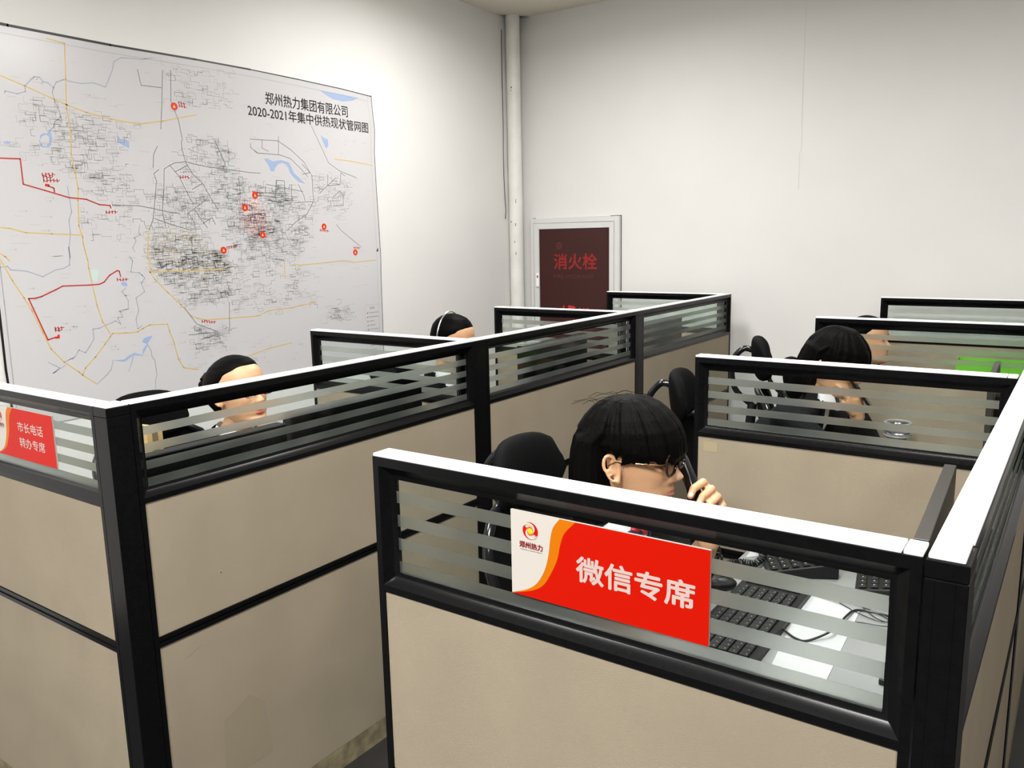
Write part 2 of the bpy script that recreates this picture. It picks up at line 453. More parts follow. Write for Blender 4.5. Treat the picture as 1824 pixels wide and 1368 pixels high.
# ------------------------------------------------------------------ the wall map
RED_LINES= [[(1.516, 1.941), (1.588, 1.943), (1.588, 1.848), (1.667, 1.827), (1.759, 1.802), (1.829, 1.797), (1.881, 1.777), (1.927, 1.774), (1.929, 1.763)], [(1.703, 1.822), (1.703, 1.837), (1.682, 1.845)], [(1.639, 1.245), (1.611, 1.238), (1.556, 1.408), (1.582, 1.407), (1.607, 1.413), (1.664, 1.436), (1.693, 1.449), (1.804, 1.447), (1.845, 1.448), (1.867, 1.456), (1.893, 1.483), (1.928, 1.501), (1.938, 1.499), (1.942, 1.476)]]
ROAD_LINES= [[(1.739, 2.409), (1.809, 2.402), (1.798, 2.265), (1.788, 2.151), (1.795, 2.081), (1.787, 1.974), (1.795, 1.902), (1.8, 1.839), (1.794, 1.791), (1.786, 1.69), (1.797, 1.645), (1.796, 1.617), (1.8, 1.59), (1.807, 1.55), (1.808, 1.516), (1.826, 1.36), (1.842, 1.29), (1.869, 1.237)], [(1.552, 2.244), (1.637, 2.218), (1.744, 2.181), (1.793, 2.165), (1.867, 2.145), (1.969, 2.129), (2.096, 2.121), (2.208, 2.145), (2.382, 2.19)], [(1.471, 1.563), (1.505, 1.481), (1.54, 1.411), (1.564, 1.358), (1.594, 1.27), (1.619, 1.2), (1.664, 1.141), (1.72, 1.091), (1.733, 1.077), (1.788, 1.03)], [(1.733, 1.077), (1.748, 1.104), (1.795, 1.145), (1.842, 1.194), (1.868, 1.223), (1.879, 1.236), (1.939, 1.232), (1.994, 1.231), (2.021, 1.244), (2.052, 1.256), (2.14, 1.252), (2.147, 1.218), (2.164, 1.165), (2.179, 1.085), (2.202, 1.042), (2.276, 1.024)], [(2.091, 1.666), (2.079, 1.587), (2.079, 1.489), (2.1, 1.454), (2.157, 1.393), (2.216, 1.334), (2.264, 1.278), (2.299, 1.263), (2.335, 1.253), (2.469, 1.248), (2.641, 1.245), (2.708, 1.266), (2.86, 1.269), (2.919, 1.277), (3.026, 1.283)], [(2.078, 1.488), (2.169, 1.489), (2.271, 1.484), (2.466, 1.487)], [(2.829, 1.509), (2.824, 1.421)], [(1.485, 1.683), (1.518, 1.68), (1.576, 1.663), (1.674, 1.658), (1.791, 1.652)], [(2.879, 1.492), (2.942, 1.487), (3.123, 1.495), (3.251, 1.5), (3.309, 1.488), (3.495, 1.497)], [(3.22, 2.047), (3.335, 2.044), (3.507, 2.031)], [(2.555, 1.05), (2.695, 1.075), (2.842, 1.087)], [(1.473, 1.586), (1.49, 1.573), (1.504, 1.556)]]
LAKES= [[(1.671, 2.036), (1.683, 2.046), (1.702, 2.048), (1.711, 2.063), (1.717, 2.049), (1.719, 2.026), (1.709, 2.002), (1.703, 1.994), (1.692, 1.998), (1.708, 2.018), (1.708, 2.037), (1.695, 2.042), (1.68, 2.034), (1.671, 2.022)], [(1.671, 2.022), (1.671, 2.01), (1.678, 1.999), (1.692, 1.998), (1.703, 1.994), (1.679, 1.992), (1.671, 1.999), (1.666, 2.015)], [(1.99, 2.071), (2.002, 2.052), (2.041, 2.045), (2.039, 2.017), (2.013, 2.025), (1.989, 2.038)], [(1.532, 2.001), (1.55, 2.007), (1.563, 2.003), (1.553, 1.994), (1.54, 1.994)], [(3.133, 2.395), (3.423, 2.39), (3.374, 2.369), (3.309, 2.357), (3.229, 2.359), (3.178, 2.376)], [(2.745, 2.018), (2.768, 2.021), (2.795, 2.009), (2.774, 1.98)], [(2.795, 2.009), (2.85, 2.019), (2.901, 2.01), (2.894, 1.983), (2.88, 2.0), (2.854, 2.005), (2.827, 1.995), (2.807, 1.974), (2.803, 1.96), (2.78, 1.96), (2.774, 1.98)], [(2.901, 2.01), (2.929, 1.96), (3.001, 1.907), (2.958, 1.914), (2.927, 1.935), (2.902, 1.959), (2.894, 1.983)], [(3.124, 2.165), (3.151, 2.151), (3.174, 2.148), (3.178, 2.114), (3.159, 2.098), (3.144, 2.124)], [(1.939, 1.449), (1.954, 1.455), (1.97, 1.443), (1.966, 1.431), (1.943, 1.437)], [(1.87, 1.121), (1.918, 1.118), (1.939, 1.131), (1.97, 1.142), (1.989, 1.134), (1.993, 1.124), (1.964, 1.131), (1.927, 1.11), (1.912, 1.108)], [(1.989, 1.134), (2.004, 1.128), (2.009, 1.151), (2.031, 1.172), (2.036, 1.167), (2.015, 1.138), (2.0, 1.119)], [(2.009, 1.184), (2.018, 1.198), (2.037, 1.205), (2.063, 1.207), (2.045, 1.185), (2.031, 1.172)]]
RIVER_LINES= [[(1.56, 2.181), (1.563, 2.19), (1.606, 2.185), (1.637, 2.197), (1.637, 2.218), (1.676, 2.257), (1.696, 2.258), (1.709, 2.243), (1.727, 2.241), (1.746, 2.225), (1.759, 2.248), (1.786, 2.261), (1.855, 2.256), (1.912, 2.266), (1.96, 2.256), (1.997, 2.327), (2.008, 2.363), (2.043, 2.385), (2.135, 2.392), (2.188, 2.408)], [(1.746, 2.225), (1.739, 2.206), (1.745, 2.174), (1.758, 2.138), (1.76, 2.115), (1.734, 2.093), (1.729, 2.074), (1.711, 2.058)], [(1.467, 1.533), (1.494, 1.536), (1.504, 1.522), (1.562, 1.515), (1.62, 1.49), (1.673, 1.515), (1.707, 1.52), (1.73, 1.532), (1.735, 1.562), (1.734, 1.605)], [(2.034, 1.172), (2.048, 1.141), (2.05, 1.112), (2.062, 1.096), (2.063, 1.062), (2.065, 1.028), (2.054, 1.0), (2.053, 0.966)], [(1.964, 1.131), (1.953, 1.101), (1.934, 1.063)], [(1.785, 1.028), (1.835, 1.061), (1.857, 1.082), (1.87, 1.121)], [(1.664, 1.14), (1.709, 1.156), (1.73, 1.183), (1.755, 1.168), (1.776, 1.193), (1.797, 1.222), (1.797, 1.263), (1.825, 1.264), (1.854, 1.275), (1.883, 1.282), (1.898, 1.289), (1.92, 1.273), (1.909, 1.302), (1.933, 1.302), (1.922, 1.329), (1.961, 1.335), (1.965, 1.371), (1.953, 1.395), (1.94, 1.41), (1.961, 1.427)], [(2.018, 1.257), (1.996, 1.244), (1.992, 1.286), (2.008, 1.323), (2.002, 1.38), (2.045, 1.404), (2.033, 1.442), (2.052, 1.464), (2.03, 1.487), (1.99, 1.493), (2.003, 1.541), (1.99, 1.56)], [(2.052, 1.695), (2.044, 1.662), (2.051, 1.651), (2.022, 1.64), (2.028, 1.625), (2.009, 1.596), (2.019, 1.577)], [(1.757, 1.847), (1.763, 1.745), (1.748, 1.711), (1.748, 1.659), (1.736, 1.6), (1.737, 1.56)], [(1.601, 1.148), (1.644, 1.12), (1.617, 1.102), (1.667, 1.126)]]
PIPE_LINES= [[(2.292, 2.069), (2.291, 2.033), (2.304, 1.976), (2.333, 1.926), (2.381, 1.887), (2.423, 1.816), (2.455, 1.767)], [(2.223, 1.956), (2.264, 1.911), (2.295, 1.846), (2.326, 1.787)], [(2.193, 1.938), (2.223, 1.956), (2.249, 1.968), (2.304, 1.977), (2.354, 1.968), (2.419, 1.96), (2.556, 1.954), (2.647, 1.947), (2.716, 1.947)], [(2.193, 1.936), (2.183, 1.846), (2.166, 1.755), (2.175, 1.686)], [(2.168, 1.935), (2.142, 1.916), (2.151, 1.884), (2.129, 1.772), (2.118, 1.718), (2.093, 1.671)], [(1.938, 1.777), (2.061, 1.775), (2.123, 1.765), (2.19, 1.752), (2.251, 1.745)], [(2.296, 1.749), (2.363, 1.79), (2.401, 1.816)], [(2.296, 1.749), (2.328, 1.697)], [(2.33, 1.765), (2.349, 1.735), (2.39, 1.68)], [(2.126, 1.722), (2.169, 1.706), (2.241, 1.686), (2.303, 1.669)], [(2.245, 1.928), (2.311, 1.961)], [(2.326, 1.855), (2.381, 1.883)], [(2.171, 2.035), (2.149, 1.998), (2.141, 1.941)], [(2.467, 2.084), (2.509, 1.996), (2.522, 1.943)], [(2.368, 1.701), (2.419, 1.728), (2.435, 1.697)], [(2.229, 2.362), (2.21, 2.206), (2.195, 2.109)], [(2.27, 2.368), (2.257, 2.235), (2.287, 2.154), (2.298, 2.07)], [(2.111, 2.348), (2.121, 2.284), (2.216, 2.287)], [(3.202, 1.698), (3.237, 1.665), (3.382, 1.573)], [(3.044, 1.814), (3.0, 1.753), (2.919, 1.71), (2.862, 1.668)], [(2.922, 1.809), (3.045, 1.818)], [(2.952, 1.903), (2.985, 1.846), (2.991, 1.819)], [(2.667, 2.106), (2.837, 2.112), (2.918, 2.074), (3.0, 2.018), (3.05, 1.949), (3.047, 1.882), (3.05, 1.818)], [(2.691, 2.054), (2.71, 2.043), (2.842, 2.044), (2.914, 2.029), (2.98, 1.979), (3.021, 1.944)], [(3.065, 2.206), (3.171, 2.024), (3.251, 1.985), (3.373, 1.956)], [(2.242, 1.191), (2.4, 1.187), (2.393, 1.167), (2.411, 1.153)], [(2.476, 1.326), (2.466, 1.189)], [(2.232, 1.32), (2.288, 1.239), (2.395, 1.192)], [(2.741, 1.887), (2.738, 1.854), (2.804, 1.848), (2.815, 1.918), (2.862, 1.916), (2.864, 1.822)], [(2.747, 1.895), (2.981, 1.867)], [(2.727, 1.838), (2.907, 1.827)], [(2.81, 1.918), (2.796, 1.82)], [(2.908, 1.897), (2.901, 1.814)], [(2.741, 2.108), (2.737, 2.069), (2.776, 2.056)], [(2.844, 2.133), (2.836, 2.044)], [(2.67, 2.087), (2.668, 2.067), (2.705, 2.043)], [(2.987, 2.005), (3.019, 1.981), (3.034, 1.965), (2.983, 1.955)], [(3.16, 1.963), (3.155, 1.903), (3.246, 1.915), (3.256, 1.977), (3.286, 1.961)], [(3.186, 1.843), (3.243, 1.88), (3.265, 1.854), (3.261, 1.801), (3.189, 1.799)], [(3.094, 1.862), (3.218, 1.949)]]
DENSE= [('g', 170, [(1.745, 2.121), (1.893, 2.137), (2.074, 2.11), (2.017, 1.931), (2.007, 1.837), (1.869, 1.809), (1.806, 1.875), (1.726, 1.958)]), ('g', 60, [(2.233, 2.374), (2.615, 2.406), (2.601, 2.25), (2.243, 2.21)]), ('g', 130, [(2.316, 2.108), (2.523, 2.088), (2.632, 1.885), (2.293, 1.872)]), ('g', 150, [(2.117, 1.829), (2.208, 1.868), (2.436, 1.826), (2.443, 1.735), (2.331, 1.67), (2.136, 1.695)]), ('g', 620, [(2.474, 1.905), (2.91, 1.882), (3.046, 1.698), (2.877, 1.496), (2.565, 1.521), (2.486, 1.696), (2.436, 1.826)]), ('b', 300, [(2.094, 1.683), (2.317, 1.683), (2.47, 1.537), (2.476, 1.43), (2.279, 1.44), (2.083, 1.5)]), ('g', 270, [(2.112, 1.597), (2.473, 1.564), (2.478, 1.348), (2.28, 1.31), (2.112, 1.469)]), ('g', 130, [(2.47, 1.537), (2.804, 1.499), (3.024, 1.431), (3.011, 1.266), (2.476, 1.261)]), ('g', 90, [(3.048, 1.96), (3.33, 1.944), (3.271, 1.729), (3.053, 1.786)]), ('g', 60, [(2.273, 1.237), (2.47, 1.199), (2.447, 1.127), (2.278, 1.138)]), ('g', 40, [(3.131, 1.257), (3.278, 1.246), (3.271, 1.151), (3.124, 1.165)]), ('r', 150, [(2.596, 1.777), (2.677, 1.833), (2.737, 1.702), (2.718, 1.641), (2.61, 1.653)]), ('g', 25, [(1.616, 2.19), (1.696, 2.169), (1.742, 2.1), (1.649, 2.038)]), ('g', 20, [(1.564, 2.01), (1.775, 2.001), (1.763, 1.939), (1.576, 1.938)]), ('g', 30, [(1.771, 1.762), (2.069, 1.815), (2.025, 1.647), (1.801, 1.626)]), ('f', 110, [(1.588, 2.379), (2.203, 2.346), (2.02, 1.106), (1.465, 1.178)]), ('f', 60, [(2.61, 2.354), (3.454, 2.165), (3.467, 1.05), (2.997, 1.1), (2.651, 2.099)]), ('f', 50, [(2.087, 1.224), (2.92, 1.109), (2.91, 0.989), (2.123, 1.04)])]
MARKERS= [(2.271, 2.214), (2.674, 1.838), (2.609, 1.777), (2.468, 1.575), (2.703, 1.646), (3.112, 1.687), (3.334, 1.544)]
PINK= [(2.596, 1.777), (2.677, 1.833), (2.737, 1.702), (2.718, 1.641), (2.61, 1.653)]
PARK= [(1.811, 1.51), (1.85, 1.51), (1.838, 1.461), (1.817, 1.464)]
RED_TEXT= [[(1.664, 1.888), (1.707, 1.89)], [(1.667, 1.877), (1.697, 1.878)], [(1.667, 1.865), (1.731, 1.868)], [(1.644, 1.281), (1.67, 1.279)], [(1.645, 1.274), (1.667, 1.272)], [(1.908, 1.746), (1.952, 1.747)], [(1.926, 1.464), (1.969, 1.462)], [(2.295, 2.233), (2.331, 2.229)], [(2.297, 2.221), (2.333, 2.217)], [(2.271, 1.908), (2.314, 1.908)], [(2.488, 1.587), (2.54, 1.595)], [(2.319, 1.248), (2.385, 1.237)], [(3.324, 1.571), (3.367, 1.567)], [(2.662, 1.854), (2.702, 1.85)], [(2.597, 1.796), (2.636, 1.791)], [(3.083, 1.668), (3.142, 1.662)]]
FACTORY= [[(1.67, 1.853), (1.687, 1.852), (1.686, 1.841), (1.669, 1.843)], [(1.64, 1.248), (1.648, 1.248), (1.651, 1.255), (1.659, 1.255), (1.658, 1.239), (1.639, 1.24)]]

MX = XW + .003
mp_ = thing('wall_map', 'large laminated city heating network map on the left wall with black title lettering', 'map', (MX, 0, 0))
MY0, MY1, MZ0, MZ1 = 1.448, 3.528, .90, 2.432
edge_r = [(2.415, 3.522), (2.33, 3.527), (2.23, 3.538), (2.1, 3.527), (1.9, 3.529), (1.7, 3.534), (1.53, 3.538), (1.35, 3.532), (1.1, 3.528), (.9, 3.526)]
edge_t = [(1.448, 2.434), (1.6, 2.431), (2.0, 2.428), (2.4, 2.4335), (2.7, 2.434), (3.0, 2.429), (3.3, 2.421), (3.522, 2.409)]
out = [(y, z) for y, z in edge_t] + [(y, z) for z, y in edge_r[1:]] + [(MY0, .90), (1.441, 1.14), (1.446, 1.5), (1.452, 2.0)]
MB().prism([(0, y, z) for y, z in out], (0.0012, 0, 0)).build('map_sheet', M['map'], mp_)
D0 = .0014
def strip(mb, pts, w, d=D0):
    for (a, b) in zip(pts, pts[1:]):
        dy, dz = b[0] - a[0], b[1] - a[1]; L = math.hypot(dy, dz)
        if L < 1e-5: continue
        ny, nz = -dz / L * w / 2, dy / L * w / 2
        ey, ez = dy / L * w * .3, dz / L * w * .3
        mb.add([(d, a[0] + ny - ey, a[1] + nz - ez), (d, a[0] - ny - ey, a[1] - nz - ez), (d, b[0] - ny + ey, b[1] - nz + ez), (d, b[0] + ny + ey, b[1] + nz + ez)], [(0, 1, 2, 3)])
mb = MB()
for (a, b), w in zip(zip(edge_t, edge_t[1:]), (.011, .010, .009, .008, .005, .0045, .0045)):  # printed border, its thicker left part drawn as the curled edge's shadow
    strip(mb, [a, b], w)
er = [(y, z) for z, y in edge_r]
strip(mb, [(y - .002, z) for y, z in er], .004)
strip(mb, [(1.452, 2.43), (1.452, 2.0), (1.446, 1.5), (1.441, 1.14), (1.448, .9)], .009)
mb.build('border_and_edge_shadow', M['mapink'], mp_, fix=False)
mb = MB()
strip(mb, [(y, z - .032) for y, z in edge_t[:-1]] + [(3.49, 2.379)], .0022); strip(mb, [(y - .032, z) for y, z in er[:]], .002)
strip(mb, [(1.475, 2.40), (1.466, 1.4), (1.460, .9)], .004)
mb.build('inner_border', M['mapgrey'], mp_, fix=False)
def poly(mb, pts, d=D0):
    mb.add([(d, y, z) for y, z in pts], [tuple(range(len(pts)))])
for pts in LAKES:
    mb = MB(); poly(mb, pts, D0 - .0001); mb.build('lake', M['mapblue'], mp_, fix=False)
mb = MB(); poly(mb, PARK, D0 - .0001); mb.build('park_area', M['mappark'], mp_, fix=False)
mb = MB(); poly(mb, PINK, D0 - .0001); mb.build('district_tint', M['mappinkbg'], mp_, fix=False)
for pts in RIVER_LINES:
    mb = MB(); strip(mb, pts, .0038); mb.build('river', M['mapriver'], mp_, fix=False)
for pts in ROAD_LINES:
    mb = MB(); strip(mb, pts, .0052, D0 + .0001); mb.build('road', M['mapyellow'], mp_, fix=False)
for pts in PIPE_LINES:
    mb = MB(); strip(mb, pts, .0032, D0 + .0002); mb.build('heating_main', M['mapdark'], mp_, fix=False)
for pts in RED_LINES:
    mb = MB(); strip(mb, pts, .0052, D0 + .0003); mb.build('red_pipeline', M['mapred'], mp_, fix=False)
for pts in FACTORY:
    mb = MB(); poly(mb, pts, D0 + .0003); mb.build('plant_symbol', M['brightred'], mp_, fix=False)
rnd = random.Random(11)
def inside(p, poly):
    c = False; n = len(poly); j = n - 1
    for i in range(n):
        if (poly[i][1] > p[1]) != (poly[j][1] > p[1]) and p[0] < (poly[j][0] - poly[i][0]) * (p[1] - poly[i][1]) / (poly[j][1] - poly[i][1]) + poly[i][0]:
            c = not c
        j = i
    return c
net = {k: MB() for k in ('mapgrey', 'mapdark', 'mapbrown', 'mappink', 'mapfaint')}
for kind, n, pl in DENSE:
    ys = [q[0] for q in pl]; zs = [q[1] for q in pl]
    done = 0
    while done < n:
        y, z = rnd.uniform(min(ys), max(ys)), rnd.uniform(min(zs), max(zs))
        if not inside((y, z), pl): continue
        done += 1
        if kind == 'f':
            L = rnd.uniform(.015, .045); strip(net['mapfaint'], [(y, z), (y + L, z + rnd.uniform(-.002, .002))], .0022)
            if rnd.random() < .5: strip(net['mapgrey'], [(y + L, z - .003), (y + L, z + .003)], .003)
            continue
        key = {'g': 'mapgrey', 'b': 'mapbrown' if rnd.random() < .45 else 'mapgrey', 'r': 'mappink'}[kind]
        if kind == 'g' and rnd.random() < .3: key = 'mapdark'
        pts = [(y, z)]
        hor = rnd.random() < .6
        for k in range(rnd.choice((2, 3, 3, 4, 5))):
            L = rnd.choice((-1, 1)) * (rnd.uniform(.010, .045) if hor else rnd.uniform(.006, .026))
            y, z = (y + L, z + L * .02) if hor else (y - L * .03, z + L)
            pts.append((y, z)); hor = not hor
        strip(net[key], pts, rnd.choice((.0012, .0015, .002)))
for k, nm in (('mapgrey', 'street_network'), ('mapdark', 'street_network'), ('mapbrown', 'brown_network'), ('mappink', 'red_network'), ('mapfaint', 'place_names')):
    tag(net[k].build(nm, M[k], mp_, fix=False), kind='stuff')
mb = MB()
for a, b in RED_TEXT:
    y = a[0]
    while y < b[0]:
        t = (y - a[0]) / max(1e-6, b[0] - a[0]); z = a[1] + (b[1] - a[1]) * t
        strip(mb, [(y, z - .006), (y, z + .006)], .004); strip(mb, [(y, z + rnd.uniform(-.004, .004)), (y + .010, z + rnd.uniform(-.004, .004))], .003)
        y += .013
tag(mb.build('red_place_names', M['mapred'], mp_, fix=False), kind='stuff')
for (y, z) in MARKERS:
    o = MB()
    o.add([(D0 + .0004, y + .017 * math.cos(k * PI / 10), z + .017 * math.sin(k * PI / 10)) for k in range(20)], [tuple(range(20))])
    o = o.build('station_marker', M['brightred'], mp_, fix=False)
    MB().add([(D0 + .0006, y - .007, z - .006), (D0 + .0006, y + .007, z - .006), (D0 + .0006, y, z + .009)], [(0, 1, 2)]).build('yellow_flame', M['mapyel2'], o, fix=False)
text_mesh('郑州热力集团有限公司', M['mapink'], 'title_lettering', mp_, (D0, 2.778, 2.282), (0, 1, -.012), (0, 0.0, 1), .553, .060, .010, .0005)
text_mesh('2020-2021年集中供热现状管网图', M['mapink'], 'title_lettering', mp_, (D0, 2.668, 2.216), (0, 1, -.012), (0, 0.0, 1), .815, .056, .010, .0005)
lg = MB()
strip(lg, [(3.388, 1.24), (3.505, 1.24)], .002); strip(lg, [(3.388, 1.24), (3.388, .93)], .002)
for k in range(10):
    z = 1.195 - k * .024
    for q in range(rnd.choice((3, 4, 5, 6))):
        strip(lg, [(3.418 + q * .013, z), (3.427 + q * .013, z)], .006)
strip(lg, [(3.43, 1.222), (3.44, 1.222)], .012); strip(lg, [(3.45, 1.222), (3.46, 1.222)], .012)
tag(lg.build('legend_panel', M['mapgrey'], mp_, fix=False), kind='stuff')
for k in range(5):
    MB().add([(D0, 3.399, 1.19 - k * .024), (D0, 3.408, 1.19 - k * .024), (D0, 3.408, 1.202 - k * .024)], [(0, 1, 2)]).build('legend_symbol', M['mapred'] if k < 4 else M['mapink'], mp_, fix=False)
MB().add([(D0, 3.50, 1.545), (D0, 3.518, 1.545), (D0, 3.518, 1.568)], [(0, 1, 2)]).build('plant_symbol', M['mapink'], mp_, fix=False)
# ------------------------------------------------------------------ partitions
T = .042
H0 = 1.2465
def rings_frame(L, zb, zt, fl, ft, fb, gl, gt, gb, sgn):
    """moulding on one side: outer rectangle -> flat edge -> coved slope -> glass edge"""
    n = 5
    rects = [(0, L, zb, zt, T / 2), (fl, L - fl, fb, ft, T / 2)]
    for i in range(1, n + 1):
        t = i / n
        dpt = (T / 2 - .004) * (1 - (1 - t) ** 1.5)
        rects.append((fl + (gl - fl) * t, L - fl - (gl - fl) * t, fb + (gb - fb) * t, ft + (gt - ft) * t, T / 2 - dpt))
    return [[(x0, sgn * y, z0), (x1, sgn * y, z0), (x1, sgn * y, z1), (x0, sgn * y, z1)] for (x0, x1, z0, z1, y) in rects]
def partition(name, label, loc, rotz, L, capx=(0, 0), seam=None, group='grey office partitions'):
    p = thing(name, label, 'partition', (loc[0], loc[1], 0), rotz, group)
    fl, gl = .012, .034
    zb, zt, fb, ft, gb, gt = 1.009, H0, 1.021, 1.231, 1.041, 1.207
    mb = MB()
    for sg in (1, -1):
        rg = rings_frame(L, zb, zt, fl, ft, fb, gl, gt, gb, sg)
        vs = [v for r in rg for v in r]; fs = []
        for i in range(len(rg) - 1):
            for k in range(4):
                k2 = (k + 1) % 4
                fs.append((i * 4 + k, i * 4 + k2, (i + 1) * 4 + k2, (i + 1) * 4 + k))
        mb.add(vs, fs)
    mb.add([(0, T / 2, zb), (L, T / 2, zb), (L, T / 2, zt), (0, T / 2, zt), (0, -T / 2, zb), (L, -T / 2, zb), (L, -T / 2, zt), (0, -T / 2, zt)],
           [(0, 1, 5, 4), (1, 2, 6, 5), (2, 3, 7, 6), (3, 0, 4, 7)])
    g0, g1 = (gl, gb), (L - gl, gt)
    mb.add([(gl, .004, gb), (L - gl, .004, gb), (L - gl, .004, gt), (gl, .004, gt), (gl, -.004, gb), (L - gl, -.004, gb), (L - gl, -.004, gt), (gl, -.004, gt)],
           [(0, 1, 5, 4), (1, 2, 6, 5), (2, 3, 7, 6), (3, 0, 4, 7)])
    mb.build('glazing_frame', M['frame'], p, smooth=True)
    mb = MB()
    mb.box(0, -T / 2, 0, fl, T / 2, zb - .0005).box(L - fl, -T / 2, 0, L, T / 2, zb - .0005)
    mb.build('stile', M['frame'], p)
    gp = MB().box(gl + .0003, -.0025, gb + .0003, L - gl - .0003, .0025, gt - .0003).build('glass_pane', M['glass'], p)
    st = (gt - gb) / 8
    for k in range(4):
        z = gb + .0006 + st * 2 * k
        MB().box(gl + .0005, -.0032, z, L - gl - .0005, -.0027, z + st).build('frosted_band', M['frost'], gp)
    MB().box(fl + .0004, -T / 2 + .003, .671, L - fl - .0004, T / 2 - .003, zb - .0006).build('fabric_panel', M['fabric'], p, bevel=.002, seg=2)
    MB().box(fl + .0004, -T / 2 + .003, .072, L - fl - .0004, T / 2 - .003, .6445).build('fabric_panel', M['fabric'], p, bevel=.002, seg=2)
    MB().box(fl + .0004, -T / 2, .645, L - fl - .0004, T / 2, .6545).box(fl + .0004, -T / 2 + .004, .6545, L - fl - .0004, T / 2 - .004, .6605).box(fl + .0004, -T / 2, .6605, L - fl - .0004, T / 2, .6705).build('middle_rail', M['frame'], p)
    MB().box(fl + .0004, -T / 2 + .003, .0, L - fl - .0004, T / 2 - .003, .0715).build('skirting', M['skirt'], p)
    c = MB()
    cw = .0195
    if seam:
        c.box(-capx[0], -cw, H0, seam - .0008, cw, H0 + .0055).box(seam + .0008, -cw, H0, L + capx[1], cw, H0 + .0055)
    else:
        c.box(-capx[0], -cw, H0, L + capx[1], cw, H0 + .0055)
    c.build('top_cap', M['cap'], p, bevel=.0018, seg=2)
    return p
def post(label, x0, y0, x1, y1, ribs=None, cap=None):
    p = thing('partition_post', label, 'post', ((x0 + x1) / 2, (y0 + y1) / 2, 0), 0, None)
    a, b = (x1 - x0) / 2, (y1 - y0) / 2
    MB().box(-a, -b, 0, a, b, H0 - .022).build('post_body', M['frame'], p, bevel=.0012, seg=1)
    MB().box(-a, -b, H0 - .0215, a, b, H0).build('post_head', M['frame'], p, bevel=.0012, seg=1)
    c = cap or (-a + .002, -b + .002, a - .002, b - .002)
    MB().box(c[0], c[1], H0 + .0001, c[2], c[3], H0 + .0056).build('post_cap', M['cap'], p, bevel=.0018, seg=2)
    if ribs:
        mb = MB()
        for (u, w) in ribs:
            mb.box(u - w / 2, -b - .0008, 0, u + w / 2, -b, H0 - .024)
        mb.build('face_rib', M['frame'], p)
    return p
SX1 = -1.7675                       # aisle face of the left spine
cx = SX1 - T / 2
# left group: spine along y, viewed face is +x  (local +x runs along +y)
spine_near = partition('partition_panel', 'left spine partition nearest the camera, in front of the bun-haired woman', (cx, .9945), PI / 2, 2.281 - .9945, capx=(-.001, -.001))
partition('partition_panel', 'middle partition of the left spine, between its two inner posts', (cx, 2.3475), PI / 2, 3.5475 - 2.3475, capx=(-.001, -.001))
partition('partition_panel', 'far partition of the left spine ending at the back wall', (cx, 3.6105), PI / 2, 4.803 - 3.6105, capx=(-.001, 0))
post('black corner post at the near end of the left spine beside the small red sign', -1.8227, .9366, SX1, .9935)
post('slim black post joining the near and middle left spine partitions', SX1 - T - .012, 2.282, SX1, 2.3465)
post('slim black post joining the middle and far left spine partitions', SX1 - T - .012, 3.5485, SX1, 3.6095)
# left group cross screens (local +x towards +x)
partition('partition_panel', 'left front cross partition carrying the small red two-line sign', (-2.66, .9366 + T / 2), 0, -1.8237 + 2.66, capx=(0, -.001))
partition('partition_panel', 'left cross partition ending in front of the map legend', (-2.6049, 2.261 + T / 2), 0, 2.6049 - 1.8225)
partition('partition_panel', 'left cross partition in front of the fire hydrant cabinet', (-2.5645, 3.479 + T / 2), 0, 2.5645 - 1.8105)
partition('partition_panel', 'left cross partition closest to the back wall', (-2.5907, 4.757 + T / 2), 0, 2.5907 - 1.8105)
# right group: spine
sx = -.1026
partition('partition_panel', 'right spine partition nearest the camera at the right edge', (sx, 1.0195), PI / 2, 2.2625 - 1.0195, capx=(.0, -.001))
partition('partition_panel', 'second right spine partition behind the nearest one', (sx, 2.3265), PI / 2, 3.5475 - 2.3265, capx=(-.001, -.001))
partition('partition_panel', 'last right spine partition beside the green box', (sx, 3.6105), PI / 2, 4.82 - 3.6105, capx=(-.001, 0))
post('ribbed black corner post at the near end of the right spine', -.1245, .9527, -.0803, 1.0185, ribs=[(-.012, .0022), (.0085, .0022)], cap=(-.0195, -.030, .0175, .0325))
post('black post on the right spine behind the nearest partition', -.1236, 2.2635, -.0816, 2.3255)
post('black post on the right spine between its second and last partitions', -.1236, 3.5485, -.0816, 3.6095)
partition('partition_panel', 'front right partition carrying the large red sign', (-.9632, .9527 + T / 2), 0, .9632 - .1265, seam=.9632 - .1265 - .021)
cross_two = partition('partition_panel', 'second right cross partition in front of the bob-haired woman leaning on her phone', (-.9402, 2.27 + T / 2), 0, .9402 - .1265, seam=.9402 - .1265 - .021)
partition('partition_panel', 'third right cross partition behind the bob-haired woman leaning on her phone', (-.9402, 3.553 + T / 2), 0, .9402 - .1265)
partition('partition_panel', 'rearmost right cross partition against the back wall', (-.9254, 4.777 + T / 2), 0, .9254 - .1265)
fy = -T / 2 + .003
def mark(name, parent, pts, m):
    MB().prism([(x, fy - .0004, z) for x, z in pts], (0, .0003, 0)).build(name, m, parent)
mark('tape_mark', cross_two, [(.030, .965), (.072, .965), (.072, .995), (.030, .995)], M['tapemark'])
mark('dark_speck', spine_near, [(.196, .770), (.199, .770), (.199, .773), (.196, .773)], M['groove'])
mark('scuff_mark', spine_near, [(.075, .585), (.125, .604), (.125, .606), (.075, .587)], M['fabricdark'])
mark('darker_patch', spine_near, [(.16, .20), (.17, .37), (.25, .405), (.30, .36), (.315, .20)], M['fabricdark'])  # low patch slightly darker than the fabric around it
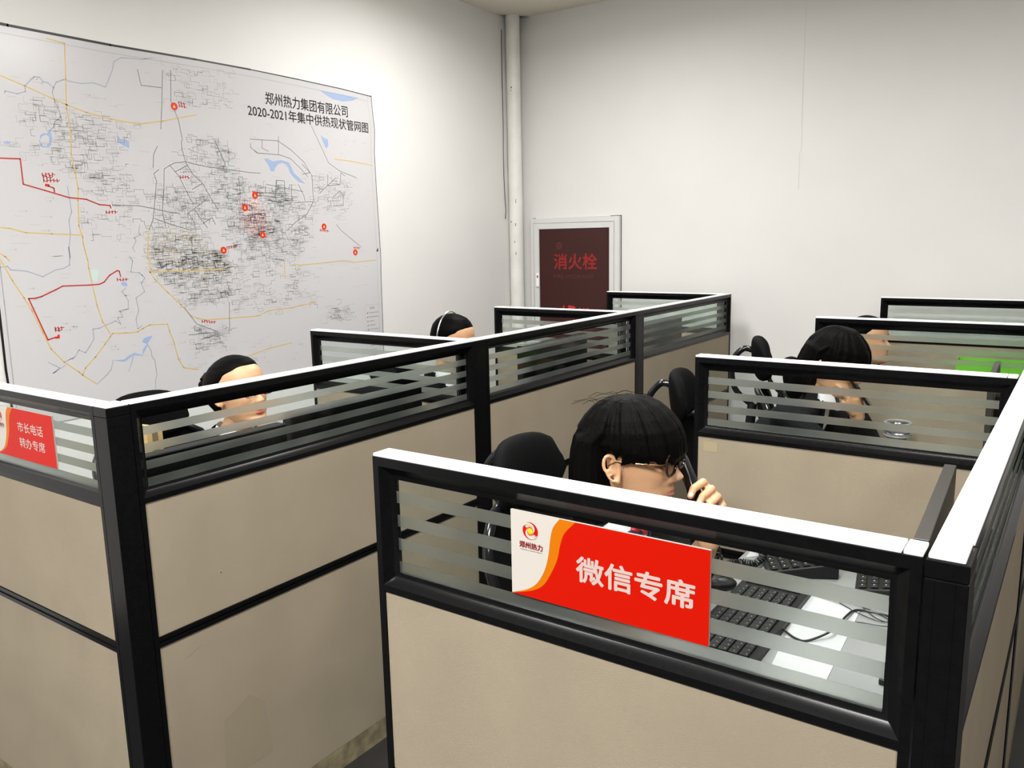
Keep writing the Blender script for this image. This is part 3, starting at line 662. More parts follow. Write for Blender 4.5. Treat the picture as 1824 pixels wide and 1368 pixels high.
# ------------------------------------------------------------------ red signs on the glass
def sign(label, x0, y, z0, w, h, lines):
    s = thing('desk_sign', label, 'sign', (x0, y, z0))
    MB().box(0, 0, 0, w, .004, h).build('acrylic_board', M['signwhite'], s)
    k = w / .3162; q = h / .1335
    inner = [(.1140, .1335), (.0957, .1142), (.0880, .0950), (.0822, .0700), (.0694, .0430), (.0554, .0230), (.0343, .0105), (.0, .0)]
    outer = [(.0870, .1335), (.0757, .1184), (.0710, .1016), (.0672, .0748), (.0600, .0490), (.0458, .0253), (.0268, .0110), (.0, .0004)]
    sm2 = lambda q: [(v.x, v.y) for v in smooth_path([(x, z, 0) for x, z in q], 6)]
    inner, outer = sm2(inner), sm2(outer)
    d = -.0004
    red = [(w / k, 0), (w / k, .1335)] + inner
    MB().add([(x * k, d, z * q) for x, z in red], [tuple(range(len(red)))]).build('red_field', M['signred'], s, fix=False)
    n = len(inner); mb = MB()
    for i in range(n - 1):
        mb.add([(outer[i][0] * k, d * .8, outer[i][1] * q), (inner[i][0] * k, d * .8, inner[i][1] * q), (inner[i + 1][0] * k, d * .8, inner[i + 1][1] * q), (outer[i + 1][0] * k, d * .8, outer[i + 1][1] * q)], [(0, 1, 2, 3)])
    mb.build('orange_swoosh', M['signorange'], s, fix=False)
    # swirl emblem: two facing crescents round a yellow heart
    ex, ez, er = .0355 * k, .1055 * q, .0136 * q
    em = MB()
    for sg in (1, -1):
        outp = []; inp = []
        for i in range(19):
            a = R(-28 + 178 * i / 18)
            outp.append((ex + sg * er * math.cos(a), ez + sg * er * math.sin(a)))
        for i in range(13):
            a = R(150 - 215 * i / 12); r = er * (.86 - .62 * (i / 12))
            inp.append((ex + sg * r * math.cos(a), ez + sg * r * math.sin(a)))
        pl = outp + inp
        em.add([(x, d * 1.2, z) for x, z in pl], [tuple(range(len(pl)))])
    emo = em.build('swirl_emblem', M['signred'], s, fix=False)
    hm = MB()
    hm.add([(ex + er * .52 * math.cos(2 * PI * i / 20), d * 1.6, ez + er * .52 * math.sin(2 * PI * i / 20)) for i in range(20)], [tuple(range(20))])
    hm.build('orange_ring', M['signorange'], emo, fix=False)
    MB().add([(ex + er * .32 * math.cos(2 * PI * i / 16), d * 2.0, ez + er * .32 * math.sin(2 * PI * i / 16)) for i in range(16)], [tuple(range(16))]).build('yellow_heart', M['signyellow'], emo, fix=False)
    sw = MB()
    for sg in (1, -1):
        for i in range(14):
            a0, a1 = R(152 - 200 * i / 14), R(152 - 200 * (i + 1) / 14)
            r0, r1 = er * (1.0 - .72 * i / 14), er * (1.0 - .72 * (i + 1) / 14)
            w0, w1 = er * .16 * math.sin(PI * min(1, (i + 1.2) / 14)), er * .16 * math.sin(PI * min(1, (i + 2.2) / 14.5))
            sw.add([(ex + sg * (r0 + w0) * math.cos(a0), d * 2.3, ez + sg * (r0 + w0) * math.sin(a0)), (ex + sg * (r1 + w1) * math.cos(a1), d * 2.3, ez + sg * (r1 + w1) * math.sin(a1)),
                    (ex + sg * (r1 - w1) * math.cos(a1), d * 2.3, ez + sg * (r1 - w1) * math.sin(a1)), (ex + sg * (r0 - w0) * math.cos(a0), d * 2.3, ez + sg * (r0 - w0) * math.sin(a0))], [(0, 1, 2, 3)])
    sw.build('white_swirl', M['signwhite'], emo, fix=False)
    text_mesh('郑州热力', M['signmaroon'], 'lettering', s, (.0157 * k, d * 1.5, .0775 * q), ux, uy, .0412 * k, .0098 * q, .03, .0002)
    text_mesh('ZHENGZHOU HEATING GROUP', M['signmaroon'], 'lettering', s, (.0168 * k, d * 1.5, .0738 * q), ux, uy, .039 * k, .0016 * q, .0, .0002)
    for body, fx, fz, fw, fh, b in lines:
        text_mesh(body, M['signpink'], 'lettering', s, (fx, d * 1.5, fz), ux, uy, fw, fh, b, .0002)
    return s
sign('large red and white sign with four big white characters on the front right partition', -.6900, .9655, 1.0655, .3162, .1335, [('微信专席', .1155, .0460, .180, .038, .028)])
sign('small red and white sign with two lines of characters on the left front partition', -2.357, .9475, 1.0665, .3155, .1325, [('市长电话', .1325, .0735, .131, .0265, .012), ('转办专席', .1345, .0325, .131, .0265, .012)])

# ------------------------------------------------------------------ desks
def desk(label, x0, y0, x1, y1, side):
    d = thing('office_desk', label, 'desk', (x0, y0, 0), 0, 'built-in cubicle desks')
    w, l = x1 - x0, y1 - y0
    MB().box(0, 0, .720, w, l, .745).build('desk_top', M['desk'], d, bevel=.002, seg=1)
    xo = .04 if side > 0 else w - .07
    for yy in (.05, l - .08):
        MB().box(xo, yy, 0, xo + .03, yy + .03, .7195).build('leg', M['deskedge'], d)
    xb = w - .02 if side > 0 else .005
    MB().box(xb, .02, .40, xb + .015, l - .02, .7195).build('modesty_panel', M['desk'], d)
    return d
desk('pale grey desk behind the front right partition with the long black keyboard', -.715, .9955, -.1255, 2.268, 1)
desk('pale grey desk of the bob-haired woman leaning on her phone', -.715, 2.3135, -.1255, 3.551, 1)
desk('pale grey desk in the rear right cubicle under the green box', -.715, 3.5965, -.1255, 4.775, 1)
desk('pale grey desk behind the left spine in front of the bun-haired woman', -2.30, .9805, -1.8235, 2.259, -1)
desk('pale grey desk in the middle left cubicle', -2.30, 2.3045, -1.8235, 3.477, -1)
desk('pale grey desk in the rear left cubicle by the hydrant cabinet', -2.30, 3.5225, -1.8235, 4.755, -1)
DZ = .7455
# ------------------------------------------------------------------ monitors (screen faces local -x)
def monitor(label, x, y, ztop, w, h, th, mt, vents=False, tilt=0.0, rotz=0.0, round_=.004, leg=None):
    m = thing('computer_monitor', label, 'monitor', (x, y, DZ), rotz)
    zt = ztop - DZ
    tl = Matrix.Translation((0, 0, zt)) @ Matrix.Rotation(tilt, 4, 'Y') @ Matrix.Translation((0, 0, -zt))
    mb = MB().box(-th / 2, -w / 2, zt - h, th / 2, w / 2, zt); mb.xf(tl)
    mb.build('monitor_case', mt, m, bevel=round_, seg=3)
    mb = MB().box(-th / 2 - .0012, -w / 2 + .015, zt - h + .025, -th / 2 - .0002, w / 2 - .015, zt - .015); mb.xf(tl)
    mb.build('screen', M['gloss'], m)
    MB().box(th / 2 + .002, -.03, .012, th / 2 + .022, .03, zt - h * .35).build('stand_neck', M['black'], m)
    MB().box(-.07, -.11, .0, .085, .11, .0118).build('stand_foot', M['black'], m, bevel=.003)
    if vents:
        mb = MB()
        for r_ in range(5):
            for c in range(int(w / .012) - 3):
                yy = -w / 2 + .02 + c * .012 + (r_ % 2) * .006; zz = zt - .046 - r_ * .009
                mb.box(th / 2 - .0002, yy, zz, th / 2 + .0008, yy + .006, zz + .005)
        mb.xf(tl)
        tag(mb.build('vent_holes', M['groove'], m), kind='stuff')
    return m
monitor('dark slab monitor seen from its top edge behind the white capped front right partition', -.2060, 1.690, 1.10, .515, .30, .024, M['darkplastic'], tilt=0.0, rotz=R(2.6), round_=.002)
monitor('dark monitor at the right end of the desk behind the second right partition', -.264, 3.44, 1.10, .38, .29, .020, M['darkplastic'], tilt=0.0, rotz=R(2))
monitor('black vented monitor back behind the near left spine glass', -1.905, 1.300, 1.086, .45, .33, .045, M['black'], vents=True, round_=.006)
monitor('plain black monitor back beside the vented one behind the near left spine glass', -1.905, 1.832, 1.109, .575, .34, .045, M['black'], round_=.006)
monitor('flat black monitor behind the middle left spine glass', -1.905, 3.02, 1.166, .53, .34, .03, M['gloss'])
monitor('grey brown monitor behind the far left spine glass', -1.95, 4.20, 1.135, .52, .33, .035, M['darkplastic'])
# ------------------------------------------------------------------ keyboard on the front right desk
def keyboard(label, x0, y0, wx, ly, loc_z=DZ, rotz=0.0, legends=True):
    k = thing('keyboard', label, 'keyboard', (x0, y0, loc_z), rotz)
    MB().box(0, 0, 0, wx, ly, .016).build('keyboard_case', M['black'], k, bevel=.003, seg=2)
    nx, ny = 6, int(ly / .019)
    px, py = (wx - .024) / nx, (ly - .012) / ny
    km = lg_ = None
    for i in range(nx):
        for j in range(ny):
            if j in (ny - 5, ny - 9) and i < 6 and (j == ny - 5): continue
            if km is None:
                b = MB().box(-px * .44, -py * .44, 0, px * .44, py * .44, .006).build('key', M['key'], k, bevel=.0012, seg=1)
                km = b.data
            else:
                b = bpy.data.objects.new('key', km); COL.objects.link(b); b.parent = k
            b.location = (.010 + px * (i + .5), .006 + py * (j + .5), .0155)
    if legends:
        r2 = random.Random(3); mb = MB()
        for i in range(nx):
            for j in range(ny):
                if j == ny - 5: continue
                cx_, cy_ = .010 + px * (i + .5), .006 + py * (j + .5)
                for q in range(1):
                    a = cx_ + r2.uniform(.0, .004); c = cy_ - .004 + q * .004
                    mb.box(a, c, .0216, a + .0018, c + .0018, .0219)
        tag(mb.build('key_legends', M['legend'], k, fix=False), kind='stuff')
    return k
keyboard('black computer keyboard lying along the pale desk behind the large red sign', -.645, 1.505, .158, .445)
keyboard('black keyboard on the desk of the bun-haired woman', -2.28, 1.42, .15, .43, legends=False)
# paper sheet under the cable
pa = MB().prism([(-.500, 1.915, DZ), (-.372, 1.884, DZ), (-.357, 1.540, DZ), (-.462, 1.520, DZ)], (0, 0, .0006)).build('paper_sheet', M['paper'], None)
tag(pa, 'white paper sheet partly under the keyboard on the front right desk', 'paper')
pa = MB().prism([(-.70, 2.06, DZ), (-.60, 2.16, DZ), (-.66, 2.20, DZ), (-.71, 2.17, DZ)], (0, 0, .0006)).build('paper_sheet', M['paper'], None)
tag(pa, 'white slip of paper beside the coiled cord near the desk phone', 'paper')
cz = DZ + .0035
tag(MB().tube(smooth_path([(-.486, 1.690, cz + .004), (-.455, 1.672, cz), (-.429, 1.677, cz), (-.393, 1.727, cz + .012), (-.387, 1.828, cz + .006), (-.379, 1.880, cz), (-.339, 1.892, cz), (-.310, 1.886, cz), (-.285, 1.86, cz), (-.20, 1.84, cz)]), .0026, 8).build('keyboard_cable', M['cable'], None, smooth=True),
    'thick black cable curving from the keyboard across the white paper sheet', 'cable')
for i, pts in enumerate(([(-.475, 1.965, cz), (-.43, 1.93, cz), (-.38, 1.91, cz), (-.33, 1.885, cz), (-.305, 1.862, cz), (-.33, 1.85, cz), (-.38, 1.872, cz), (-.42, 1.90, cz)],
                         [(-.37, 1.905, cz - .001), (-.33, 1.86, cz), (-.29, 1.85, cz), (-.31, 1.83, cz), (-.37, 1.815, cz), (-.375, 1.77, cz)])):
    tag(MB().tube(smooth_path(pts), .0011, 6).build('thin_wire', M['cable'], None, smooth=True),
        ('thin grey black wire looping beside the thick keyboard cable' if i == 0 else 'thinner wire coil at the right end of the keyboard cable'), 'cable')
# desk phones
def desk_phone(label, x, y, rz, with_handset):
    p = thing('desk_phone', label, 'phone', (x, y, DZ), rz)
    mb = MB().prism([(-.085, -.095, 0), (.085, -.095, 0), (.085, -.095, .040), (-.085, -.095, .014)], (0, .19, 0))
    mb.build('phone_body', M['black'], p, bevel=.004, seg=2)
    sl = math.atan2(.026, .17)
    km = None
    for i in range(4):
        for j in range(5):
            xx = -.068 + i * .026; zz = .0148 + (xx + .085) * math.tan(sl)
            mb = MB().box(-.008, -.010, 0, .008, .010, .004)
            if km is None:
                b = mb.build('phone_key', M['key'], p, bevel=.001, seg=1); km = b.data
            else:
                b = bpy.data.objects.new('phone_key', km); COL.objects.link(b); b.parent = p
            b.location = (xx, -.074 + j * .026, zz); b.rotation_euler = (0, -sl, 0)
            MB().box(-.0025, -.0015, .0042, .0005, .002, .0046).build('key_digit', M['legend'], b)
    MB().box(.03, -.085, .0345, .075, .03, .0405).xf(Matrix.Rotation(-.0, 4, 'Y')).build('display', M['gloss'], p)
    if with_handset:
        MB().tube([(-.06, .075, .045), (-.02, .075, .060), (.03, .075, .064), (.075, .075, .060)], [.02, .014, .014, .02], 12).build('handset', M['black'], p, smooth=True)
    return p
desk_phone('black desk phone with grey marked keys behind the top rail of the front right partition', -.575, 2.085, R(28), False)
desk_phone('second black desk phone at the right end of the front right desk', -.335, 2.075, R(10), True)
mo = thing('computer_mouse', 'black computer mouse on the desk just right of the large red sign', 'mouse', (-.700, 1.835, DZ), R(25))
MB().ball((0, 0, .012), (.055, .031, .020), 20, 12).build('mouse_shell', M['black'], mo, smooth=True)
MB().box(.02, -.003, .028, .04, .003, .034).build('scroll_wheel', M['gloss'], mo, bevel=.001)
kn = thing('cable_grommet', 'small black cable grommet knob on the desk by the right frame of the front partition', 'grommet', (-.225, 1.40, DZ))
MB().lathe([(.012, 0), (.022, .004), (.022, .022), (.016, .030), (.006, .031)], 18).build('grommet_body', M['black'], kn, smooth=True)
# coiled phone cord
pts = []
base = smooth_path([(-.660, 1.655, 1.002), (-.655, 1.70, .93), (-.67, 1.80, .82), (-.72, 1.95, DZ + .013), (-.69, 1.990, DZ + .013), (-.655, 2.002, DZ + .013), (-.648, 2.040, DZ + .02), (-.655, 2.075, DZ + .025)], 40)
for i, b in enumerate(base):
    t = (base[min(i + 1, len(base) - 1)] - base[max(i - 1, 0)]).normalized()
    u = t.cross(Vector((0.3, .2, 1))).normalized(); v = t.cross(u)
    pts.append(b + (u * math.cos(i * 1.15) + v * math.sin(i * 1.15)) * .0085)
tag(MB().tube(pts, .0022, 5).build('coiled_cord', M['cable'], None, smooth=True), 'black coiled handset cord from the front woman\'s receiver to the desk phone', 'cord')
# ------------------------------------------------------------------ other cubicle contents
# stack of spoked rings + little stamp on the second right desk
st = thing('tape_stack', 'stack of shiny clear rings standing on a small box on the second right desk', 'stack', (-.575, 3.42, DZ))
MB().box(-.03, -.03, 0, .03, .03, .062).build('base_box', M['oliveboard'], st, bevel=.002)
for i in range(5):
    MB().tube([(.046 * math.cos(2 * PI * k / 28) + .002 * (i % 2), .046 * math.sin(2 * PI * k / 28), .069 + i * .012) for k in range(28)], .0052, 8, closed=True).build('clear_ring', M['chrome'] if i % 2 else M['deskedge'], st, smooth=True)
gb_ = thing('green_box', 'bright green plastic document box in the rear right cubicle', 'box', (-.33, 4.60, DZ))
MB().box(-.19, -.05, 0, .19, .06, .008).box(-.19, -.05, .008, -.186, .06, .222).box(.186, -.05, .008, .19, .06, .222).box(-.186, -.05, .008, .186, -.046, .222).box(-.186, .056, .008, .186, .06, .222).build('box_shell', M['green'], gb_)
MB().box(-.17, -.030, .0085, .17, .045, .20).build('paper_filling', M['paper'], gb_)
# left cubicle goods
cbx = thing('cardboard_box', 'small upright brown cardboard box behind the vented monitor on the left desk', 'box', (-2.20, 1.265, DZ), R(10))
MB().box(-.05, -.03, 0, .05, .03, .345).build('carton', M['card'], cbx, bevel=.003, seg=1)
MB().box(-.052, -.009, .20, .052, .009, .3465).build('packing_tape', M['oliveboard'], cbx)
tr = thing('document_tray', 'olive brown document tray on the desk by the left cross partition', 'tray', (-2.19, 2.15, DZ))
MB().box(-.10, -.10, 0, .10, .10, .01).box(-.10, -.10, .01, -.09, .10, .20).box(.09, -.10, .01, .10, .10, .20).box(-.09, .09, .01, .09, .10, .20).build('tray_shell', M['oliveboard'], tr)
MB().box(-.088, -.098, .0105, .088, .088, .17).build('folder_stack', M['card'], tr)
def papers(label, x, y, w, l, n, rz, z=DZ):
    s = thing('paper_stack', label, 'papers', (x, y, z), rz)
    r3 = random.Random(int(x * 1000 + y * 77))
    for i in range(n):
        a, b = r3.uniform(-.006, .006), r3.uniform(-.006, .006)
        MB().box(-w / 2 + a, -l / 2 + b, i * .0125, w / 2 + a, l / 2 + b, i * .0125 + .012).build('paper_sheaf', M['paper'], s)
    return s
papers('white paper stack on the middle left desk beside the flat black monitor', -2.05, 3.36, .21, .20, 9, R(8))
papers('white paper stack on the rear left desk', -1.98, 4.61, .21, .24, 10, R(-6))
bk = thing('document_box', 'white cardboard document box on the rear left desk by the hydrant cabinet', 'box', (-2.14, 4.35, DZ))
MB().box(-.12, -.10, 0, .12, .10, .21).build('box_body', M['paper'], bk, bevel=.002)
MB().box(-.122, -.102, .15, .122, .102, .214).build('box_lid', M['desk'], bk, bevel=.002)
# ------------------------------------------------------------------ office chairs (face local +x)
def office_chair(label, x, y, rz, head_z=1.06, back_top=.98, seat_z=.46):
    c = thing('office_chair', label, 'chair', (x, y, 0), rz)
    MB().lathe([(.030, .075), (.045, .08), (.045, .12), (.028, .13), (.026, .28), (.020, .285), (.020, seat_z - .05)], 18).build('gas_lift', M['gloss'], c, smooth=True)
    leg = None
    for k in range(5):
        a = 2 * PI * k / 5 + .3
        if leg is None:
            leg = MB().tube([(.030, 0, .100), (.15, 0, .095), (.29, 0, .078)], [.022, .019, .014], 10).build('star_leg', M['black'], c, smooth=True)
            leg.rotation_euler = (0, 0, a)
            cs = MB().tube([(.285, -.022, .028), (.285, .022, .028)], .0275, 16)
            cs.tube([(.285, 0, .05), (.285, 0, .078)], .008, 8)
            cs.build('caster', M['gloss'], leg, smooth=True)
        else:
            l2 = copy_tree(leg, c); l2.rotation_euler = (0, 0, a)
    MB().box(-.10, -.10, seat_z - .055, .10, .10, seat_z - .031).build('seat_plate', M['black'], c, bevel=.004)
    rg = []
    for (zz, g) in ((seat_z - .03, -.02), (seat_z - .022, 0), (seat_z + .012, .004), (seat_z + .030, -.012), (seat_z + .036, -.05)):
        ring = []
        for k in range(40):
            a = 2 * PI * k / 40; cc, ss = math.cos(a), math.sin(a)
            ring.append((.01 + (.235 + g) * math.copysign(abs(cc) ** .55, cc), (.235 + g) * math.copysign(abs(ss) ** .55, ss), zz - (.02 if cc > .6 else 0) * (cc - .6)))
        rg.append(ring)
    MB().loft(rg).build('seat', M['mesh'], c, smooth=True)
    zb0 = seat_z + .07
    def bx(t, yy):   # backrest surface
        return -.235 - .05 * t + .035 * math.sin(PI * min(1, t * 1.3)) - .0 + .9 * yy * yy
    def hw(t): return .205 + .022 * math.sin(PI * t) - (.06 * max(0, (t - .85) / .15) ** 2)
    mb = MB(); n = 14; ny = 12
    for side in (0, 1):
        vs = []
        for i in range(n + 1):
            t = i / n
            for j in range(ny + 1):
                yy = (j / ny * 2 - 1) * hw(t)
                vs.append((bx(t, yy) - .006 * side, yy, zb0 + (back_top - zb0) * t))
        fs = []
        for i in range(n):
            for j in range(ny):
                a = i * (ny + 1) + j
                fs.append((a, a + 1, a + ny + 2, a + ny + 1))
        mb.add(vs, fs)
    mb.build('backrest_mesh', M['mesh'], c, smooth=True)
    pts = []
    for i in range(n + 1):
        t = i / n; pts.append((bx(t, hw(t)), -hw(t), zb0 + (back_top - zb0) * t))
    for i in range(1, 8):
        yy = -hw(1) + 2 * hw(1) * i / 8; pts.append((bx(1, yy), yy, back_top + .012 * math.sin(PI * i / 8)))
    for i in range(n, -1, -1):
        t = i / n; pts.append((bx(t, hw(t)), hw(t), zb0 + (back_top - zb0) * t))
    for i in range(1, 8):
        yy = hw(0) - 2 * hw(0) * i / 8; pts.append((bx(0, yy), yy, zb0 - .01 * math.sin(PI * i / 8)))
    MB().tube(pts, .013, 10, closed=True).build('backrest_frame', M['gloss'], c, smooth=True)
    MB().tube(smooth_path([(-.09, 0, seat_z - .043), (-.27, 0, seat_z - .03), (-.325, 0, zb0 + .05), (-.315, 0, zb0 + .25), (-.302, 0, back_top - .05)], 6), [.020] * 24 + [.018], 10).build('back_spine', M['black'], c, smooth=True)
    MB().tube(smooth_path([(-.300, 0, back_top - .06), (-.372, 0, back_top + .01), (-.385, 0, head_z - .02), (-.345, 0, head_z + .035), (-.305, 0, head_z + .03)], 6), .012, 10).build('headrest_bracket', M['gloss'], c, smooth=True)
    rg = []
    for j in range(13):
        u = j / 12 * 2 - 1; yy = u * .142
        e = max(.0, 1 - abs(u) ** 3.2) ** .5 if abs(u) < 1 else 0
        hh = .022 + .063 * e; th = .010 + .016 * e
        xx = -.285 + 1.9 * yy * yy
        rg.append([(xx + th * math.copysign(abs(math.cos(a)) ** .8, math.cos(a)) - .012 * math.sin(a), yy, head_z + hh * math.copysign(abs(math.sin(a)) ** .75, math.sin(a))) for a in [2 * PI * k / 24 for k in range(24)]])
    MB().loft(rg).build('headrest', M['mesh'], c, smooth=True)
    for s in (-1, 1):
        MB().tube(smooth_path([(-.05, s * .10, seat_z - .043), (-.05, s * .265, seat_z - .02), (-.03, s * .272, seat_z + .08), (-.01, s * .272, seat_z + .165)], 5), .016, 10).build('armrest_post', M['gloss'], c, smooth=True)
        MB().box(-.14, s * .272 - .04, seat_z + .166, .12, s * .272 + .04, seat_z + .196).build('armrest_pad', M['black'], c, bevel=.012, seg=3, smooth=True)
    return c
office_chair('black mesh office chair behind the woman in glasses holding the phone receiver', -.82, 1.60, R(3), 1.045)
office_chair('empty black office chair standing by the left end of the second right partition', -.83, 2.60, R(14), 1.075)
office_chair('black office chair with headrest behind the bob-haired woman leaning on her phone', -.79, 3.29, R(18), 1.115)
office_chair('black office chair in the rear right cubicle behind the farthest woman', -.99, 4.36, R(3), .87, .80)
office_chair('black office chair behind the woman with the hair bun', -2.43, 1.575, R(0), 1.01, .95)
office_chair('black office chair behind the woman with the silver headband headset', -2.42, 2.80, R(0), 1.00, .94)

# ------------------------------------------------------------------ people
def lerp_tab(tab, z):
    if z <= tab[0][0]: return tab[0][1]
    for (a, b), (c, d) in zip(tab, tab[1:]):
        if z <= c:
            t = (z - a) / (c - a); t = t * t * (3 - 2 * t) * .35 + t * .65
            return b + (d - b) * t
    return tab[-1][1]
HF = [(-.113, .055), (-.108, .076), (-.100, .086), (-.090, .0885), (-.078, .0835), (-.066, .0880), (-.055, .0880), (-.045, .0885), (-.03, .0885), (-.015, .0865), (0, .0835), (.012, .0815), (.024, .0865), (.035, .0900), (.05, .0905), (.07, .0855), (.09, .072), (.105, .053), (.115, .035), (.122, .016), (.1255, .001)]
HB = [(-.113, .01), (-.10, -.01), (-.075, -.045), (-.05, -.064), (-.02, -.082), (.01, -.094), (.04, -.098), (.07, -.093), (.09, -.081), (.105, -.064), (.115, -.046), (.122, -.026), (.1255, -.008)]
HW = [(-.113, .018), (-.108, .028), (-.100, .038), (-.085, .049), (-.065, .0575), (-.04, .0635), (-.015, .0690), (.01, .0725), (.04, .0745), (.065, .0715), (.085, .062), (.10, .050), (.112, .035), (.121, .018), (.1255, .002)]
def head_mb(nose=1.0):
    mb = MB(); rings = []
    N = 128; Z = 96
    for j in range(Z + 1):
        u = j / Z
        z = -.113 + (.1255 + .113) * u
        xf, xb, w = lerp_tab(HF, z), lerp_tab(HB, z), lerp_tab(HW, z)
        cxx = -.006 if z > -.05 else -.006 + (-.05 - z) * .55
        ring = []
        for k in range(N):
            # denser sampling at the face
            s = k / N
            a = 2 * PI * (s - .115 * math.sin(2 * PI * s))
            c, sn = math.cos(a), math.sin(a)
            ex = 2 / 2.35
            x = cxx + ((xf - cxx) if c > 0 else (cxx - xb)) * math.copysign(abs(c) ** ex, c)
            y = w * math.copysign(abs(sn) ** ex, sn)
            if c > 0:
                ay = abs(y)
                g = lambda v, m, q: math.exp(-((v - m) / q) ** 2)
                # nose
                if z > -.03: A = .0275 * max(0, 1 - (z + .03) / .047) ** 1.1 + .001 * g(z, .012, .01)
                else: A = .0275 * max(0, 1 - ((-.03 - z) / .0175) ** 2.2)
                sg = .0085 if z > 0 else .0085 + .006 * min(1, -z / .032)
                dx = A * nose * math.exp(-(ay / sg) ** 2.4)
                dx += .007 * g(ay, .0135, .005) * g(z, -.034, .008)          # wings
                dx -= .0105 * g(ay, .031, .0165) * g(z, .010, .0125)          # sockets
                dx += .0035 * g(ay, .028, .018) * g(z, .031, .008)            # brows
                dx += .0040 * g(ay, .043, .016) * g(z, -.024, .017)           # cheeks
                dx += .0035 * math.exp(-(ay / .021) ** 2) * (g(z, -.0600, .0052) + 1.0 * g(z, -.0725, .0058))
                dx -= .0032 * math.exp(-(ay / .022) ** 2) * g(z, -.0662, .0022)
                dx -= .0022 * g(z, -.082, .006) * math.exp(-(ay / .024) ** 2)
                dx += .0040 * g(z, -.097, .010) * math.exp(-(ay / .020) ** 2)
                dx -= .0015 * g(ay, .0, .004) * g(z, -.050, .005)
                x += dx
            ring.append((x, y, z))
        rings.append(ring)
    mb.loft(rings)
    for s in (-1, 1):                                                     # ears
        pts = []
        for k in range(22):
            a = R(-75) + R(330) * k / 21
            q = .0155 * (1.0 if math.sin(a) > 0 else .80)
            pts.append((-.013 + q * math.cos(a) - .007 * math.sin(a), s * (.0755 + .0065 - .006 * math.cos(a)), -.003 + .029 * math.sin(a)))
        mb.tube(pts, [.0030 + .0014 * math.sin(PI * k / 21) for k in range(22)], 8)
        mb.ball((-.012, s * .074, -.004), (.0125, .0055, .024), 16, 10)
        mb.ball((-.0035, s * .0775, -.029), (.0075, .0045, .0085), 12, 8)
        mb.ball((.0015, s * .0755, -.006), (.0045, .0050, .0080), 10, 8)
        mb.tube([(-.013, s * .079, .014), (-.018, s * .081, -.002), (-.012, s * .0795, -.016)], .0034, 8)
        pts = [(.0755 - .0030 * abs(t) ** 2 * 2, s * (.031 + .0155 * t), .0165 - .0065 * t * t) for t in [k / 5 - 1 for k in range(11)]]
        mb.tube(pts, .0026, 6)                                            # lids
        pts = [(.0745 - .0030 * abs(t) ** 2 * 2, s * (.031 + .0145 * t), .0025 + .0045 * t * t) for t in [k / 5 - 1 for k in range(11)]]
        mb.tube(pts, .0020, 6)
    return mb
def sring(z, xf, xb, w, n=2.3, N=40, dz=None):
    cxx = (xf + xb) / 2; a = (xf - xb) / 2; ex = 2 / n; r = []
    for k in range(N):
        t = 2 * PI * k / N; c, s = math.cos(t), math.sin(t)
        x = cxx + a * math.copysign(abs(c) ** ex, c)
        r.append((x, w * math.copysign(abs(s) ** ex, s), z + (dz(x) if dz else 0)))
    return r
